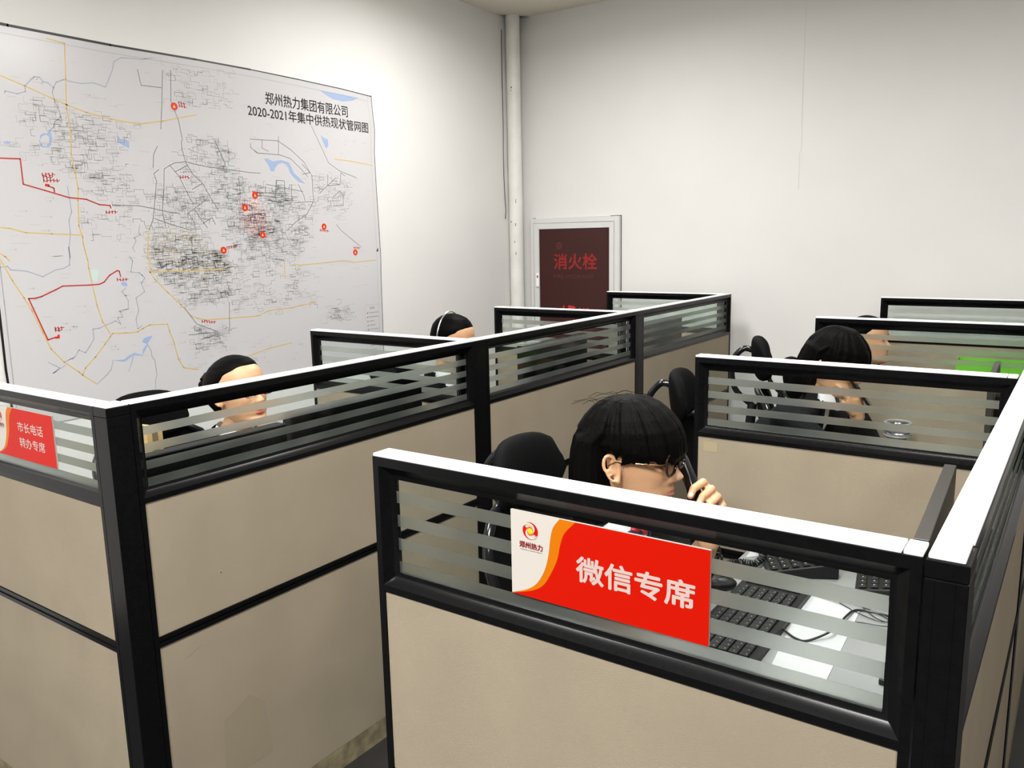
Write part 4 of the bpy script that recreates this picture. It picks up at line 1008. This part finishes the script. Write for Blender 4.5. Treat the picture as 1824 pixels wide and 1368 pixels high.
def hair_bob(mb, back_x=-.133, low=-.145, front=.114, fringe=.020, slope=-.18, seed=1, clumps=90):
    sl = lambda x: slope * (x - .05) if x > -.02 else slope * (-.07)
    up = [sring(fringe, front - .006, -.10, .083, 2.4, dz=sl), sring(fringe + .012, front, -.112, .0875, 2.4, dz=sl), sring(.05, front - .002, back_x + .014, .0885, 2.3), sring(.075, front - .011, back_x + .024, .0845), sring(.098, front - .029, back_x + .040, .0755), sring(.118, front - .052, back_x + .060, .061), sring(.132, front - .075, back_x + .084, .041), sring(.139, front - .095, back_x + .105, .022), sring(.141, .012, -.010, .006)]
    mb.loft(up)
    lo = [sring(low, -.040, back_x + .008, .078, 2.4), sring(low + .012, -.028, back_x - .002, .085, 2.4), sring(-.10, -.021, back_x - .003, .0895, 2.4), sring(-.06, -.018, back_x - .001, .0905, 2.4), sring(-.02, -.016, back_x + .002, .0905, 2.4), sring(.02, -.010, back_x + .008, .0895, 2.3), sring(.06, .0, back_x + .016, .085, 2.3), sring(.085, -.01, back_x + .04, .065)]
    mb.loft(lo)
    rg_ = random.Random(seed)
    N = 40
    for q in range(clumps):                                               # locks combed down from the crown
        a = rg_.uniform(0, 2 * PI); k = a / (2 * PI) * N
        i0 = int(k) % N; f = k - int(k)
        pt = lambda r: Vector(r[i0]).lerp(Vector(r[(i0 + 1) % N]), f)
        side = math.cos(a)
        pth = [pt(r) for r in up[::-1]][1:]
        if side < -.12:
            pth = [x for x in pth if x.z > .07]
            w = .0895
            for (zz, bx_) in ((.05, back_x + .014), (.02, back_x + .006), (-.02, back_x), (-.06, back_x - .002), (-.10, back_x - .003), (low + .004 + rg_.uniform(-.010, .006), back_x + .003)):
                cxx = (bx_ - .02) / 2; aa = (-.02 - bx_) / 2
                t = PI / 2 + (PI / 2) * min(1, (-side - .12) / .8)
                s_ = 1 if math.sin(a) > 0 else -1
                pth.append(Vector((-.035 + (bx_ + .035) * (1 - (1 - abs(math.cos(t))) ** 1.3) , s_ * (w - .003 * max(0, zz) / .05) * math.sin(t) ** .8, zz)))
        else:
            e = pth[-1]; pth.append(e + Vector((.002, 0, -rg_.uniform(.002, .014))))
        jit = Vector((rg_.uniform(-.003, .003), rg_.uniform(-.003, .003), 0))
        pth = [x + jit * (i / len(pth)) for i, x in enumerate(pth)]
        r0 = rg_.uniform(.0035, .0085)
        mb.tube(pth, [r0 * min(1, .4 + i / 3) * (1 if i < len(pth) - 2 else (.75 if i == len(pth) - 2 else .35)) for i in range(len(pth))], 6)
    for s in (-1, 1):                                                     # wisps in front of the ear
        for j in range(4):
            mb.tube([(.052 - .006 * j, s * .076, .060), (.040 - .007 * j, s * .0835, .034), (.030 - .008 * j, s * .0800, .012 - .003 * j)], [.008, .007, .002], 8)
def hair_back(mb, hl=0.0, bun=True, ext=0.0):
    """hair combed back from the forehead"""
    sr = lambda z, xf, xb, w, n=2.3: sring(z, xf, xb + ext * math.exp(-((z - .035) / .085) ** 2), w, n)
    rg = [sr(-.070, -.040, -.072, .045, 2.2), sr(-.050, -.022, -.085, .064, 2.3), sr(-.02, -.016, -.098, .0765, 2.4), sr(.012, .004 + hl, -.106, .0795, 2.4), sr(.035, .026 + 2 * hl, -.1095, .0812, 2.4), sr(.058, min(.082, .056 + 2 * hl), -.108, .0795, 2.3), sr(.078, min(.080, .072 + hl), -.102, .0745, 2.3), sr(.098, .070, -.088, .063, 2.2), sr(.114, .054, -.068, .046, 2.2), sr(.125, .022, -.043, .026, 2.1), sr(.1295, .0, -.02, .008)]
    mb.loft(rg)
    if bun:
        mb.ball((-.116 + ext, 0, .050), (.034, .040, .030), 18, 12)
        mb.ball((-.152 + ext, .004, .042), (.030, .034, .021), 16, 10)
def torso_rings(hip, sc, nb, g):
    """list of (centre, half depth, half width) from pelvis to neck"""
    hip = Vector(hip); sc = Vector(sc); nb = Vector(nb)
    L = lambda t: hip.lerp(sc, t) + Vector((-.030 * math.sin(PI * t), 0, 0))
    return [(hip + Vector((0, 0, -.075)), .085 + g, .120 + g), (hip + Vector((0, 0, -.04)), .118 + g, .168 + g), (L(.12), .120 + g, .172 + g), (L(.35), .100 + g, .148 + g), (L(.62), .112 + g, .158 + g), (L(.85), .105 + g, .172 + g), (L(.97), .082 + g, .165 + g * .7), (L(1.0).lerp(nb, .45), .062 + g * .7, .108 + g * .6), (L(1.0).lerp(nb, .85), .052 + g * .5, .062 + g * .5), (nb, .045 + g * .2, .048 + g * .2)]
def torso_mb(mb, rings, N=32):
    rg = []
    for c, a, b in rings:
        rg.append([(c.x + a * math.copysign(abs(math.cos(t)) ** .87, math.cos(t)), c.y + b * math.copysign(abs(math.sin(t)) ** .87, math.sin(t)), c.z) for t in [2 * PI * k / N for k in range(N)]])
    mb.loft(rg)
def front_at(rings, z, yy=0.0):
    for (c0, a0, b0), (c1, a1, b1) in zip(rings, rings[1:]):
        if c0.z <= z <= c1.z:
            t = (z - c0.z) / max(1e-6, c1.z - c0.z)
            c = c0.lerp(c1, t); a = a0 + (a1 - a0) * t; b = b0 + (b1 - b0) * t
            q = max(0., 1 - (abs(yy) / b) ** 2.3) ** (1 / 2.3)
            return c.x + a * q
    c, a, b = rings[-1]
    return c.x + a
def default_hand(mb, w, d, up, s, curl=.35):
    """relaxed hand: wrist w, pointing d, back of the hand up, s = side of the thumb (unit vectors)"""
    w, d, up, s = Vector(w), Vector(d).normalized(), Vector(up).normalized(), Vector(s).normalized()
    mb.tube([w - d * .01, w + d * .03, w + d * .078], [.025, .030, .030], 12)
    for sgn in (-1, 1): mb.tube([w + d * .015 + s * sgn * .012, w + d * .080 + s * sgn * .026], [.016, .012], 10)
    ln = (.070, .080, .074, .058)
    for i in range(4):
        o = w + d * (.080 - .003 * abs(i - 1)) + s * (.029 - .0195 * i)
        p = [o]
        a = curl
        for q, f in ((.45, 0), (.30, 1), (.25, 2)):
            a2 = a * (1 + f * .9)
            p.append(p[-1] + (d * math.cos(a2) - up * math.sin(a2)) * ln[i] * q)
        mb.tube(p, [.0092, .0084, .0076, .0062], 10); mb.ball(p[-1], .0062, 10, 6); mb.ball(p[1], .0086, 10, 6)
    p = [w + d * .020 + s * .024, w + d * .050 + s * .046 - up * .006, w + d * .078 + s * .050 - up * .014]
    mb.tube(p, [.013, .0105, .008], 10); mb.ball(p[-1], .008, 10, 6)
def person(label, H, pitch, yaw, roll, lean, hair, voxel=.005, hv=.004, arms=None, glasses=None, lips='lips', custom_hands=None, skin='skin', hunch=(0, 0, 0, 0)):
    H = Vector(H)
    HM = Matrix.Translation(H) @ Matrix.Rotation(R(yaw), 4, 'Z') @ Matrix.Rotation(R(pitch), 4, 'Y') @ Matrix.Rotation(R(roll), 4, 'X')
    hip = Vector((H.x - lean, H.y, .565))
    base = Vector((hip.x, hip.y, 0))
    p = thing('person', label, 'person', base)
    TL = Matrix.Translation(-base)
    nb = HM @ Vector((-.040, 0, -.095)); nb = Vector((nb.x - .02 + hunch[0], H.y, H.z - .138 + hunch[1]))
    sc = Vector((nb.x - .030 + hunch[2], H.y, H.z - .222 + hunch[3]))
    tr = torso_rings(hip, sc, nb, 0.0)
    body = head_mb(); body.xf(HM)
    body.tube([sc + Vector((0, 0, .03)), nb, HM @ Vector((-.026, 0, -.085)), HM @ Vector((-.020, 0, -.03))], [.060, .051, .050, .052], 20)
    torso_mb(body, tr)
    sleeves = MB(); torso_mb(sleeves, torso_rings(hip, sc, nb, .014)[:-1])
    legs = MB()
    A = arms or {}
    for sg, nm in ((-1, 'r'), (1, 'l')):
        sh = sc + Vector((.0, sg * .158, -.012))
        el = Vector(A.get(nm + 'e', sh + Vector((.075, sg * .045, -.245))))
        wr = Vector(A.get(nm + 'w', sh + Vector((.265, sg * -.015, -.035)) + Vector((0, 0, .80 - sh.z + .035))))
        body.tube([sh, sh.lerp(el, .5), el], [.045, .041, .034], 14); body.ball(el, .034, 14, 8); body.ball(sh, .046, 14, 8)
        body.tube([el, el.lerp(wr, .35), wr], [.035, .036, .0235], 14); body.ball(wr, .0235, 12, 8)
        cf = A.get(nm + 'cuff', .90)
        sleeves.tube([sh + Vector((0, -sg * .04, .0)), sh, sh.lerp(el, .5), el], [.054, .060, .056, .049], 16); sleeves.ball(el, .049, 14, 8); sleeves.ball(sh, .060, 14, 8)
        sleeves.tube([el, el.lerp(wr, .5), el.lerp(wr, cf)], [.049, .046, .038], 16)
        if A.get(nm + 'hand', True):
            d = (wr - el).normalized(); d = Vector((d.x, d.y, min(d.z, -.05))).normalized() if not A.get(nm + 'dir') else Vector(A[nm + 'dir'])
            up = Vector(A.get(nm + 'up', (0, 0, 1))); up = (up - d * up.dot(d)).normalized()
            s = d.cross(up) * (-1 if sg > 0 else 1)
            s = s if s.y * sg < 0 or A.get(nm + 'dir') else -s
            default_hand(body, wr, d, up, s)
        hp = hip + Vector((.02, sg * .085, -.01)); kn = hip + Vector((.40, sg * .11, -.03)); an = hip + Vector((.33, sg * .11, -.485)); to = Vector((an.x + .16, an.y + sg * .02, .035))
        for m_, g in ((body, 0), (legs, .012)):
            m_.tube([hp, hp.lerp(kn, .5), kn], [.078 + g, .070 + g, .052 + g], 14); m_.ball(kn, .052 + g, 14, 8)
            m_.tube([kn, kn.lerp(an, .35), an], [.052 + g, .053 + g, .036 + g * 1.4], 14)
        body.tube([an, an + Vector((.01, 0, -.03)), to], [.036, .036, .026], 12)
        sh_ = MB().tube([Vector((an.x - .045, an.y, .040)), Vector((an.x + .02, an.y, .045)), to + Vector((0, 0, -.002)), to + Vector((.045, 0, -.012))], [.036, .040, .033, .018], 14)
        for i, v in enumerate(sh_.v):
            if v[2] < .004: sh_.v[i] = (v[0], v[1], .004)
        sh_.xf(TL).build('shoe', M['gloss'], p, smooth=True)
    torso_mb(legs, torso_rings(hip, sc, nb, .012)[:3])
    if custom_hands: custom_hands(body)
    body.xf(TL)
    remeshed(body, 'body', M[skin], p, voxel, 1)
    remeshed(sleeves.xf(TL), 'jacket', M['jacket'], p, .008, 3)
    remeshed(legs.xf(TL), 'trousers', M['jacket'], p, .010, 2)
    XF = TL @ HM
    hm = MB(); hair(hm); remeshed(hm.xf(XF), 'hair', M['hair'], p, hv, 1)
    for s in (-1, 1):
        e = MB().ball((.0660, s * .031, .0095), .0118, 18, 12).xf(XF).build('eye', M['eye'], p, smooth=True)
        MB().ball((.0755, s * .031, .0090), (.0030, .0056, .0056), 14, 8).xf(XF).build('iris', M['iris'], e, smooth=True)
        MB().tube([(.0786 - .0060 * t * t, s * (.031 + .0150 * t), .0160 - .0060 * t * t) for t in [k / 5 - 1 for k in range(11)]], .0012, 5).xf(XF).build('eyelash', M['brow'], p)
        MB().tube([(.0895 - .006 * (t + .9) ** 2 * .5, s * (.032 + .020 * t), .0330 - .004 * t * t) for t in [k / 5 - 1 for k in range(11)]], [.0012 + .0018 * math.sin(PI * (k + 1) / 12) for k in range(11)], 6).xf(XF).build('eyebrow', M['brow'], p, smooth=True)
    lp_ = MB()
    for zz, q in ((-.0600, .0026), (-.0712, .0033)):
        lp_.tube([(.0905 - .013 * t * t - (0.0 if zz > -.065 else .001), .0235 * t, zz - .004 * t * t * (1 if zz > -.065 else -1)) for t in [k / 7 - 1 for k in range(15)]], [.0006 + q * (1 - abs(k / 7 - 1) ** 2.2) for k in range(15)], 8)
    lp_.xf(XF).build('lips', M[lips], p, smooth=True)
    if glasses:
        gm, rx, rz_, rr, tm = glasses
        g = MB()
        for s in (-1, 1):
            rim = []
            for k in range(36):
                a = 2 * PI * k / 36; c, sn = math.cos(a), math.sin(a)
                yy = s * .034 + rx * math.copysign(abs(c) ** .62, c); zz = .004 + rz_ * math.copysign(abs(sn) ** .62, sn)
                rim.append((.1015 - 1.6 * (abs(yy) - .02) ** 2 * (1 if abs(yy) > .02 else 0), yy, zz))
            g.tube(rim, rr, 8, closed=True)
        g.tube([(.1015, -.011, .010), (.104, 0, .012), (.1015, .011, .010)], rr * .9, 8)
        go = g.xf(XF).build('spectacle_frame', M[gm], p, smooth=True)
        t_ = MB()
        for s in (-1, 1):
            t_.tube([(.097, s * .060, .010), (.090, s * .070, .011), (.045, s * .0795, .013), (-.004, s * .0835, .016), (-.022, s * .082, .004)], rr * .5, 8)
        t_.xf(XF).build('temple_arm', M[tm], go, smooth=True)
        for s in (-1, 1):
            MB().add([((.1015 - .0012), s * .034 + rx * .93 * math.copysign(abs(math.cos(a)) ** .62, math.cos(a)), .004 + rz_ * .93 * math.copysign(abs(math.sin(a)) ** .62, math.sin(a))) for a in [2 * PI * k / 28 for k in range(28)]], [tuple(range(28))]).xf(XF).build('lens', M['lens'], go, fix=False)
    # shirt front, collar flaps and lapels
    jr = torso_rings(hip, sc, nb, .014)
    z1 = nb.z - .004; z0 = z1 - .205
    sf = MB(); vs = []; fs = []
    nr, nc = 12, 6
    for i in range(nr + 1):
        t = i / nr; z = z1 + (z0 - z1) * t; hw_ = .052 * (1 - t) ** .85 + .0015
        for j in range(nc + 1):
            yy = (j / nc * 2 - 1) * hw_
            vs.append((front_at(jr, z, yy) + .006, H.y + yy, z))
    for i in range(nr):
        for j in range(nc):
            a = i * (nc + 1) + j; fs.append((a, a + 1, a + nc + 2, a + nc + 1))
    sf.add(vs, fs).xf(TL).build('shirt_front', M['shirt'], p, smooth=True)
    for s in (-1, 1):
        c = MB(); q = []
        for k in range(7):
            a = R(20 + 150 * k / 6) * s
            ca, sa = math.cos(a), math.sin(a)
            top = Vector((nb.x + .056 * ca, H.y + .058 * sa, nb.z + .032 - .016 * (ca + 1) / 2))
            bot = Vector((nb.x + (.082 if k < 2 else .070) * ca, H.y + .074 * sa, nb.z - .020 - .040 * max(0, ca)))
            q.append((top, bot))
        vs = [v for ab in q for v in ab] + [v + Vector((.004 * (1 if v.x > nb.x else -1), 0, 0)) for ab in q for v in ab]
        fs = [(2 * i, 2 * i + 1, 2 * i + 3, 2 * i + 2) for i in range(6)]
        n_ = 14; fs += [tuple(x + n_ for x in f) for f in fs]
        c.add(vs, fs).xf(TL).build('shirt_collar', M['shirt'], p, smooth=True)
        jc = MB(); q = []
        for k in range(6):
            a = R(75 + 105 * k / 5) * s
            q.append((Vector((nb.x - .002 + .072 * math.cos(a), H.y + .076 * math.sin(a), nb.z + .012 + .012 * (k / 5))), Vector((nb.x - .010 + .088 * math.cos(a), H.y + .104 * math.sin(a), nb.z - .050))))
        vs = [v for ab in q for v in ab] + [v * 1 + Vector((.004, 0, 0)) for ab in q for v in ab]
        fs = [(2 * i, 2 * i + 1, 2 * i + 3, 2 * i + 2) for i in range(5)]; fs += [tuple(x + 12 for x in f) for f in fs]
        jc.add(vs, fs).xf(TL).build('jacket_collar', M['jacket'], p, smooth=True)
        l = MB(); vs = []
        for k in range(9):
            t = k / 8; z = z1 + .0 + (z0 - z1) * t; yi = .050 * (1 - t) ** .85 + .002; yo = yi + .030 * math.sin(PI * (t * .85 + .12))
            for yy in (yi, yo): vs.append((front_at(jr, z, yy) + .008, H.y + s * yy, z))
        l.add(vs, [(2 * i, 2 * i + 1, 2 * i + 3, 2 * i + 2) for i in range(8)]).xf(TL).build('lapel', M['jacket'], p, smooth=True)
    p['front'] = front_at(jr, nb.z - .03)
    return p, TL, XF, jr, nb, H
# --- the woman on the phone, front right
def chain(mb, pts, r):
    mb.tube(pts, r, 12)
    for q, rr in zip(pts[1:], r[1:]): mb.ball(q, rr, 12, 8)
FING = [[(-.672, 1.714, 1.027), (-.662, 1.655, 1.066), (-.669, 1.620, 1.060), (-.671, 1.608, 1.046)],
        [(-.656, 1.721, 1.009), (-.646, 1.664, 1.051), (-.650, 1.624, 1.044), (-.653, 1.611, 1.030)],
        [(-.642, 1.727, .990), (-.634, 1.669, 1.034), (-.635, 1.630, 1.028), (-.638, 1.618, 1.014)],
        [(-.634, 1.732, .972), (-.627, 1.682, 1.011), (-.629, 1.644, 1.004), (-.632, 1.632, .994)]]
def phone_hand(mb):
    for f in FING: chain(mb, f, [.0105, .0098, .0088, .0074])
    w = Vector((-.664, 1.700, .915))
    for f in FING:
        mb.tube([w.lerp(Vector(f[0]), .1), Vector(f[0])], [.020, .0125], 12)
    chain(mb, [(-.680, 1.705, .945), (-.698, 1.705, .980), (-.708, 1.700, 1.010)], [.015, .0115, .0090])
    mb.ball(w, .026, 14, 8)
pa_ = person('woman with a black bob and brown glasses holding a black phone receiver at front right', (-.795, 1.575, 1.120), -2, 6, 1.0, .20,
             lambda m: hair_bob(m), voxel=.0030, hv=.0030, glasses=('specs', .0250, .0230, .0029, 'gold'),
             arms=dict(le=(-.735, 1.775, .795), lw=(-.664, 1.700, .915), lhand=False, lcuff=.50, re=(-.86, 1.40, .76), rw=(-.740, 1.56, .815), rcuff=.92), custom_hands=phone_hand)
p, TL, XF, jr, nb, H = pa_
for f in FING:
    a, b = Vector(f[2]), Vector(f[3]); d = (b - a).normalized(); out = Vector((.35, -.9, .25)); out = (out - d * out.dot(d)).normalized()
    MB().ball(b + out * .0056 - d * .002, (1, 1, 1), 12, 8, Matrix(((d.x * .0066, d.cross(out).x * .0052, out.x * .0022), (d.y * .0066, d.cross(out).y * .0052, out.y * .0022), (d.z * .0066, d.cross(out).z * .0052, out.z * .0022)))).xf(TL).build('finger_nail', M['nail'], p, smooth=True)
sc_ = MB(); kn_ = [(0, 0, 0, .020, 'navy'), (.004, .022, .006, .018, 'redsilk'), (.004, -.022, .004, .018, 'navy'), (.008, -.034, -.008, .015, 'shirt'), (.010, .012, -.014, .014, 'shirt'), (.006, .034, -.010, .016, 'navy'), (.010, -.010, -.022, .016, 'redsilk'), (.004, -.012, .016, .013, 'redsilk'), (.006, .016, .018, .012, 'shirt'), (.008, .040, .008, .013, 'redsilk')]
fx = front_at(jr, nb.z - .045) + .012
for (a, b, c, r_, m_) in kn_:
    MB().ball((fx + a, H.y + b, nb.z - .035 + c), (r_ * .8, r_ * 1.15, r_ * .75), 16, 10, Matrix.Rotation(b * 20, 3, 'X')).xf(TL).build('scarf_fold', M[m_], p, smooth=True)
st_ = MB(); r5 = random.Random(5)
for k in range(16):
    x0, y0 = r5.uniform(-.07, .05), r5.uniform(-.06, .05)
    st_.tube([(x0, y0, .132 - 3 * x0 * x0 - 4 * y0 * y0), (x0 - .012, y0 * 1.1, .146 - 3 * x0 * x0 - 4 * y0 * y0), (x0 - .035 + r5.uniform(-.01, .02), y0 * 1.2, .149 - 3 * x0 * x0 - 4 * y0 * y0), (x0 - .062, y0 * 1.25, .138 - 3 * x0 * x0 - 4 * y0 * y0)], .00045, 4)
tag(st_.xf(XF).build('stray_hair', M['hair'], p), kind='stuff')
# receiver held by that woman
rc = thing('phone_receiver', 'black telephone receiver held to the mouth of the front right woman', 'phone', (-.70, 1.66, 1.07))
o_ = Vector((-.70, 1.66, 1.07)); a_, b_ = Vector((-.752, 1.680, 1.150)), Vector((-.668, 1.652, 1.012))
dd = (b_ - a_).normalized(); face = Vector((-.75, -.1, -.5)); face = (face - dd * face.dot(dd)).normalized(); sd = dd.cross(face)
rg = []
for t, wd, th, off in ((-.05, .012, .006, .012), (-.02, .019, .013, .010), (.08, .0215, .016, .006), (.2, .020, .013, -.001), (.35, .0175, .011, -.006), (.6, .0175, .011, -.006), (.8, .020, .013, -.001), (.94, .022, .016, .006), (1.03, .019, .013, .009), (1.06, .010, .006, .011)):
    c_ = a_.lerp(b_, t) + face * off - o_
    rg.append([tuple(c_ + sd * (wd * math.copysign(abs(math.cos(q)) ** .7, math.cos(q))) + face * (th * math.copysign(abs(math.sin(q)) ** .7, math.sin(q)))) for q in [2 * PI * k / 20 for k in range(20)]])
MB().loft(rg).build('handset_shell', M['gloss'], rc, smooth=True)
# --- the other four women
w2 = person('woman with a black hair bun and thin glasses behind the near left spine glass', (-2.303, 1.682, 1.112), -9, -1, 1.5, .22,
            lambda m: hair_back(m, .004, True, -.030), voxel=.0042, hv=.004, glasses=('specs', .0225, .0190, .0014, 'specs'), lips='redlips')
p, TL, XF, jr, nb, H = w2
MB().tube([(-.146, -.040, .062), (-.156, -.014, .078), (-.156, .014, .078), (-.146, .040, .062)], .006, 10).xf(XF).build('hair_clip', M['gloss'], p, smooth=True)
w3 = person('woman wearing a silver headband headset in the middle left cubicle', (-2.279, 2.79, 1.155), 6, 2, 2, .22,
            lambda m: hair_back(m, .012, False), voxel=.005, hv=.0045)
p, TL, XF, jr, nb, H = w3
MB().tube([(-.030, .0860 * math.cos(a), .020 + .1165 * math.sin(a)) for a in [PI * k / 24 for k in range(25)]], .0036, 8).xf(XF).build('headset_band', M['silver'], p, smooth=True)
for s in (-1, 1):
    MB().tube([(-.018, s * .083, .0), (-.018, s * .097, .0)], [.026, .024], 18).xf(XF).build('ear_cushion', M['mesh'], p, smooth=True)
MB().tube(smooth_path([(-.010, -.094, -.005), (.03, -.088, -.045), (.075, -.055, -.066), (.098, -.035, -.068)], 5), .0025, 6).xf(XF).build('microphone_boom', M['gloss'], p, smooth=True)
for k, (c, m_) in enumerate((((.0, .0, -.07), 'redsilk'), ((.004, .022, -.06), 'navy'), ((.004, -.024, -.062), 'redsilk'), ((.004, .004, -.10), 'redsilk'))):
    MB().ball((front_at(jr, nb.z + c[2]) + .010 + c[0], H.y + c[1], nb.z + c[2]), (.014, .020, .014), 14, 8).xf(TL).build('scarf_fold', M[m_], p, smooth=True)
def hand4(mb):
    pass
w4 = person('woman with rounded black bob bowing over a phone behind the second right partition', (-.748, 3.085, 1.128), 15, 0, 3, .24,
            lambda m: hair_bob(m, -.122, -.155, .116, .006, .02, 7, 70), voxel=.0045, hv=.0045, skin='skin', hunch=(.035, .03, -.03, .05),
            arms=dict(le=(-.645, 3.26, .80), lw=(-.655, 3.085, .945), ldir=(-.15, -.25, .95), lup=(.9, -.3, .3), lcuff=.95, re=(-.64, 2.86, .80), rw=(-.50, 2.98, .80)))
p, TL, XF, jr, nb, H = w4
MB().ball((0, 0, 0), (1, 1, 1), 4, 3) if False else None
mph = thing('mobile_phone', 'black phone under the chin of the bob-haired bowing woman', 'phone', (-.640, 3.055, 1.035), 0)
MB().obox((0, 0, 0), (.55, .15, -.8), (.2, -.95, 0), (.8, .1, .55), .13, .062, .010).build('phone_slab', M['gloss'], mph, bevel=.003)
w5 = person('farthest woman partly hidden behind the third right cross partition', (-.891, 4.352, 1.062), -1, 0, -1, .20,
            lambda m: hair_back(m, .004, False), voxel=.005, hv=.0045)
